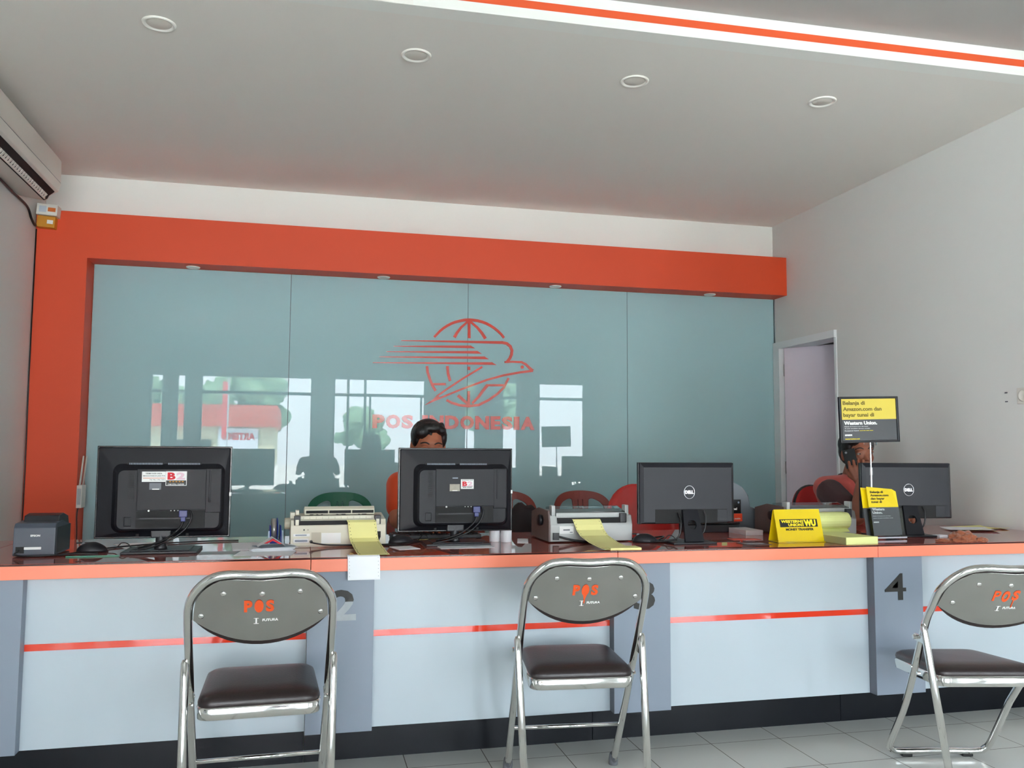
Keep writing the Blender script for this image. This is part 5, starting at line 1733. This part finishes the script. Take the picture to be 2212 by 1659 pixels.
def eyes_etc(C, R, parent, skin, closed=False):
    T = Matrix.Translation(C) @ R.to_4x4()
    for s in (-1, 1):
        m_ = MB()
        m_.ball((s * .031, -.0665, .006), .0130, 14, 0, T)
        if not closed:
            m_.ball((s * .031 + .003, -.0765, .005), (.0062, .006, .0062), 12, 1, T)
        m_.build('eye', [eye_white if not closed else skin, eye_dark], parent)
        m_ = MB()
        m_.tube(smooth_path([(s * .012, -.086, .030), (s * .030, -.085, .037), (s * .050, -.072, .030)], 4), [.0035] * 9, 8, 0, mat=T)
        m_.build('eyebrow', hair_mat, parent)
        m_ = MB(); m_.tube(smooth_path([(s * .018, -.0815, .012), (s * .031, -.0845, .0165), (s * .046, -.076, .010)], 4), [.0032] * 9, 8, 0, mat=T)
        m_.build('eyelid', skin, parent)
    m_ = MB(); m_.tube(smooth_path([(-.024, -.084, -.054), (-.010, -.0945, -.0515), (0, -.0945, -.0525), (.010, -.0945, -.0515), (.024, -.084, -.054)], 4), .0042, 8, 0, mat=T)
    m_.tube(smooth_path([(-.020, -.084, -.057), (0, -.0935, -.0615), (.020, -.084, -.057)], 4), .0048, 8, 0, mat=T)
    m_.build('lips', lip_mat, parent)
def hand_items(wr, d, up, side, curl, spread=.0, grip=None):
    # wr wrist, d direction of the hand, up = back-of-hand normal, side: thumb side sign
    d = Vector(d).normalized(); up = Vector(up); up = (up - d * up.dot(d)).normalized(); sd = d.cross(up) * side
    it = []
    pal = wr + d * .045
    for k, o in enumerate((-.033, -.011, .011, .034)):
        it.append(('c', wr + sd * o * .55 + d * .008, wr + sd * o + d * .085, .0135, .0115))
    L = (.062, .072, .067, .050)
    for k, o in enumerate((.035, .012, -.011, -.034)):
        p = wr + sd * o + d * .085
        a = 0.0
        seg = (.46, .30, .24)
        dd = d.copy()
        for j, f in enumerate(seg):
            a += curl * (1.0 + .12 * k) * (.7, 1.0, .8)[j]
            dd = d * math.cos(a) - up * math.sin(a)
            q = p + dd * L[k] * f * 1.25
            it.append(('c', p, q, .0084 - .0006 * j, .0079 - .0007 * j))
            p = q
    # thumb from the side of the palm
    p = wr + sd * .022 + d * .022
    q = p + (sd * .7 + d * .75 - up * .25).normalized() * .040
    r = q + (sd * .15 + d * .9 - up * .45).normalized() * .032
    s_ = r + (d * .9 - up * .5 - sd * .1).normalized() * .026
    it += [('c', p, q, .0135, .0110), ('c', q, r, .0108, .0095), ('c', r, s_, .0092, .0078)]
    return it
def person(label, J, skin, shirt, sleeve_to=.55, sleeve_mat=None, hair_front=.5, closed=False, hands=(), voxel=.0062):
    base = Vector((J['hip'].x, J['hip'].y, 0))
    t = thing('person', label, 'person', base)
    def rel(p): return Vector(p) - base
    C = rel(J['head']); R = J['headrot'].to_matrix()
    it = head_items(C, R)
    neck0, neck1 = rel(J['neck']), C + R @ Vector((0, .022, -.055))
    it.append(('c', neck0, neck1, .058, .054))
    ch, hp = rel(J['chest']), rel(J['hip'])
    it.append(('c', ch, hp, .105, .11))
    arms = []
    for s in ('L', 'R'):
        sh, el, wr = rel(J['sh' + s]), rel(J['el' + s]), rel(J['wr' + s])
        it += [('c', neck0 - Vector((0, 0, .03)), sh, .050, .050), ('c', sh, el, .050, .040), ('c', el, wr, .039, .026)]
    for s, hd in zip(('L', 'R'), hands):
        it += hand_items(rel(J['wr' + s]), *hd)
    for s, sg in (('L', 1), ('R', -1)):
        hj, kn, an = rel(J['hj' + s]), rel(J['kn' + s]), rel(J['an' + s])
        it += [('c', hj, kn, .078, .058), ('c', kn, an, .054, .036)]
    body = link_mesh(blob(it, voxel, 5 if voxel > .005 else 3), 'body', skin, t)
    eyes_etc(C, R, body, skin, closed)
    # hair cap, thicker on top with a parting
    P = lambda x, y, z: C + R @ Vector((x, y, z))
    e = R.to_euler(); rot = (e.x, e.y, e.z)
    hi = [('e', P(0, .036, .048), (.083, .088, .080), rot), ('e', P(0, .050, .010), (.078, .072, .085), rot), ('e', P(.0, -.028, .098), (.058, .042, .026), rot),
          ('e', P(.062, .002, .045), (.022, .050, .048), rot), ('e', P(-.062, .002, .045), (.022, .050, .048), rot),
          ('e', P(.045, -.030, .086), (.028, .030, .022), rot), ('e', P(-.044, -.042, .078), (.034, .034, .032), rot)]
    for k in range(16):
        a = random.uniform(-1.5, 1.5)
        p0 = P(.055 * math.sin(a), -.045 * math.cos(a) + .01, .108); p1 = P(.080 * math.sin(a + .25), -.066 * math.cos(a + .2) + .004, (.100 if a > -.2 else .076) - .045 * abs(math.sin(a)) + .010 * random.random())
        hi.append(('c', p0, p1, .013, .006))
    link_mesh(blob(hi, .0045, 2), 'hair', hair_mat, t)
    # shirt
    si = [('c', neck0 - Vector((0, 0, .045)), ch, .085, .125), ('c', ch, hp, .128, .130), ('c', ch + Vector((0, 0, .02)), hp + Vector((0, 0, .05)), .128, .125)]
    sw = [ ]
    for s in ('L', 'R'):
        sh, el = rel(J['sh' + s]), rel(J['el' + s])
        si += [('c', neck0 - Vector((0, 0, .040)), sh, .062, .066), ('c', sh, ch + (sh - ch) * .35 - Vector((0, 0, .12)), .064, .09)]
        tip = sh + (el - sh) * sleeve_to
        tgt = si if sleeve_mat is None else sw
        if sleeve_mat is None:
            si.append(('c', sh, tip, .066, .060))
        else:
            si.append(('c', sh, sh + (el - sh) * .12, .066, .064))
            link_mesh(blob([('c', sh + (el - sh) * .16, tip, .072, .068)], .007, 3), 'sleeve', sleeve_mat, t)
    link_mesh(blob(si, .0085, 5), 'shirt', shirt, t)
    m_ = MB()
    m_.tube([neck0 + Vector((.066 * math.cos(a), .066 * math.sin(a) + .004, -.002 - .016 * math.sin(a) * -1)) for a in [2 * PI * k / 20 for k in range(20)]], .011, 8, closed=True)
    m_.build('collar', sleeve_mat or shirt, t)
    ti = []
    for s in ('L', 'R'):
        hj, kn, an = rel(J['hj' + s]), rel(J['kn' + s]), rel(J['an' + s])
        ti += [('c', hj, kn, .092, .068), ('c', kn, an, .066, .052)]
    ti.append(('c', rel(J['hjL']), rel(J['hjR']), .10, .10))
    link_mesh(blob(ti, .010, 4), 'trousers', trouser_mat, t)
    for s in ('L', 'R'):
        an = rel(J['an' + s]); f = J['fwd']
        link_mesh(blob([('c', Vector((an.x, an.y, .042)) - f * .03, Vector((an.x, an.y, .036)) + f * .15, .040, .034)], .008, 3), 'shoe', shoe_mat, t)
    return t
V3 = Vector
# man behind the second monitor, looking down at it
f_ = V3((0.1, -1, 0)).normalized()
J1 = dict(head=V3((.568, 4.02, 1.170)), headrot=Euler((math.radians(12), math.radians(2), math.radians(2))), neck=V3((.595, 4.06, 1.045)), chest=V3((.605, 4.09, .88)), hip=V3((.61, 4.16, .56)),
          shL=V3((.785, 4.07, .985)), elL=V3((.83, 3.93, .835)), wrL=V3((.70, 3.75, .835)), shR=V3((.445, 4.08, .99)), elR=V3((.425, 3.96, .835)), wrR=V3((.50, 3.77, .835)),
          hjL=V3((.70, 4.12, .53)), knL=V3((.72, 3.74, .52)), anL=V3((.72, 3.72, .09)), hjR=V3((.52, 4.12, .53)), knR=V3((.50, 3.74, .52)), anR=V3((.50, 3.72, .09)), fwd=f_)
person('man in an orange shirt looking down, half hidden behind the second monitor', J1, skin1, shirt_orange, .62, None, closed=True,
       hands=(((-.3, -1, -.05), (0, 0, 1), 1, .12), ((.3, -1, -.05), (0, 0, 1), -1, .12)))
# man at the right, phone at his ear, looking to the right
f_ = V3((.35, -1, 0)).normalized()
J2 = dict(head=V3((2.895, 4.06, 1.150)), headrot=Euler((math.radians(3), math.radians(-4), math.radians(-8))), neck=V3((2.90, 4.115, 1.02)), chest=V3((2.90, 4.13, .86)), hip=V3((2.93, 4.22, .56)),
          shL=V3((3.07, 4.08, .955)), elL=V3((3.10, 3.93, .835)), wrL=V3((2.96, 3.76, .835)), shR=V3((2.735, 4.12, .965)), elR=V3((2.700, 3.81, .830)), wrR=V3((2.800, 3.905, 1.000)),
          hjL=V3((3.02, 4.17, .53)), knL=V3((3.08, 3.80, .52)), anL=V3((3.08, 3.76, .09)), hjR=V3((2.84, 4.18, .53)), knR=V3((2.84, 3.80, .52)), anR=V3((2.84, 3.76, .09)), fwd=f_)
person('man in a salmon vest with dark sleeves, holding a phone to his ear', J2, skin2, shirt_salmon, .60, sleeve_dark,
       hands=(((-.5, -.8, -.1), (0, 0, 1), 1, .5), ((-.05, .30, 1.0), (-.65, -.72, .1), -1, .50)), voxel=.0042)
alu_dark = M('dark_lens_ring', '#5a5c60', .4)
t = thing('mobile_phone', 'dark mobile phone held at the ear of the man at the right', 'phone', (2.786, 3.972, 1.128), 0)
Tp = Matrix.Rotation(math.radians(-42), 4, 'Z') @ Matrix.Rotation(math.radians(-12), 4, 'Y')
MB().box(-.031, .031, -.0045, .0045, -.066, .046, bev=.003, mat=Tp).build('body', M('matt_black_phone', '#101110', .5, spec=.2), t)
m_ = MB(); m_.cyl((-.014, -.0062, .030), .006, .003, 'y', 14, mat=Tp); m_.build('camera_lens', alu_dark, t)
# the visitor taking the picture from a chair; only the glass wall shows him
f_ = V3((.0, 1, 0))
J3 = dict(head=V3((0.190, -.30, 1.20)), headrot=Euler((math.radians(2), 0, math.radians(180))), neck=V3((0.190, -.33, 1.07)), chest=V3((0.190, -.35, .90)), hip=V3((0.190, -.42, .56)),
          shL=V3((0.000, -.33, 1.0)), elL=V3((-0.060, -.20, .86)), wrL=V3((0.100, -.07, 1.02)), shR=V3((0.380, -.33, 1.0)), elR=V3((0.440, -.20, .86)), wrR=V3((0.260, -.07, 1.02)),
          hjL=V3((0.100, -.38, .53)), knL=V3((0.050, .02, .50)), anL=V3((0.050, .04, .09)), hjR=V3((0.280, -.38, .53)), knR=V3((0.330, .02, .50)), anR=V3((0.330, .04, .09)), fwd=f_)
person('visitor seated in the hall, seen only as a dark reflection in the teal glass', J3, skin1, M('dark_shirt', '#23262c', .8), .6, None,
       hands=(((.5, .3, .8), (-.3, .8, -.2), 1, .5), ((-.5, .3, .8), (.3, .8, -.2), -1, .5)))
folding_chair('folding chair the visitor sits on, seen only as a reflection', (.19, -.42, 0), PI, VA, 'A')
del f_
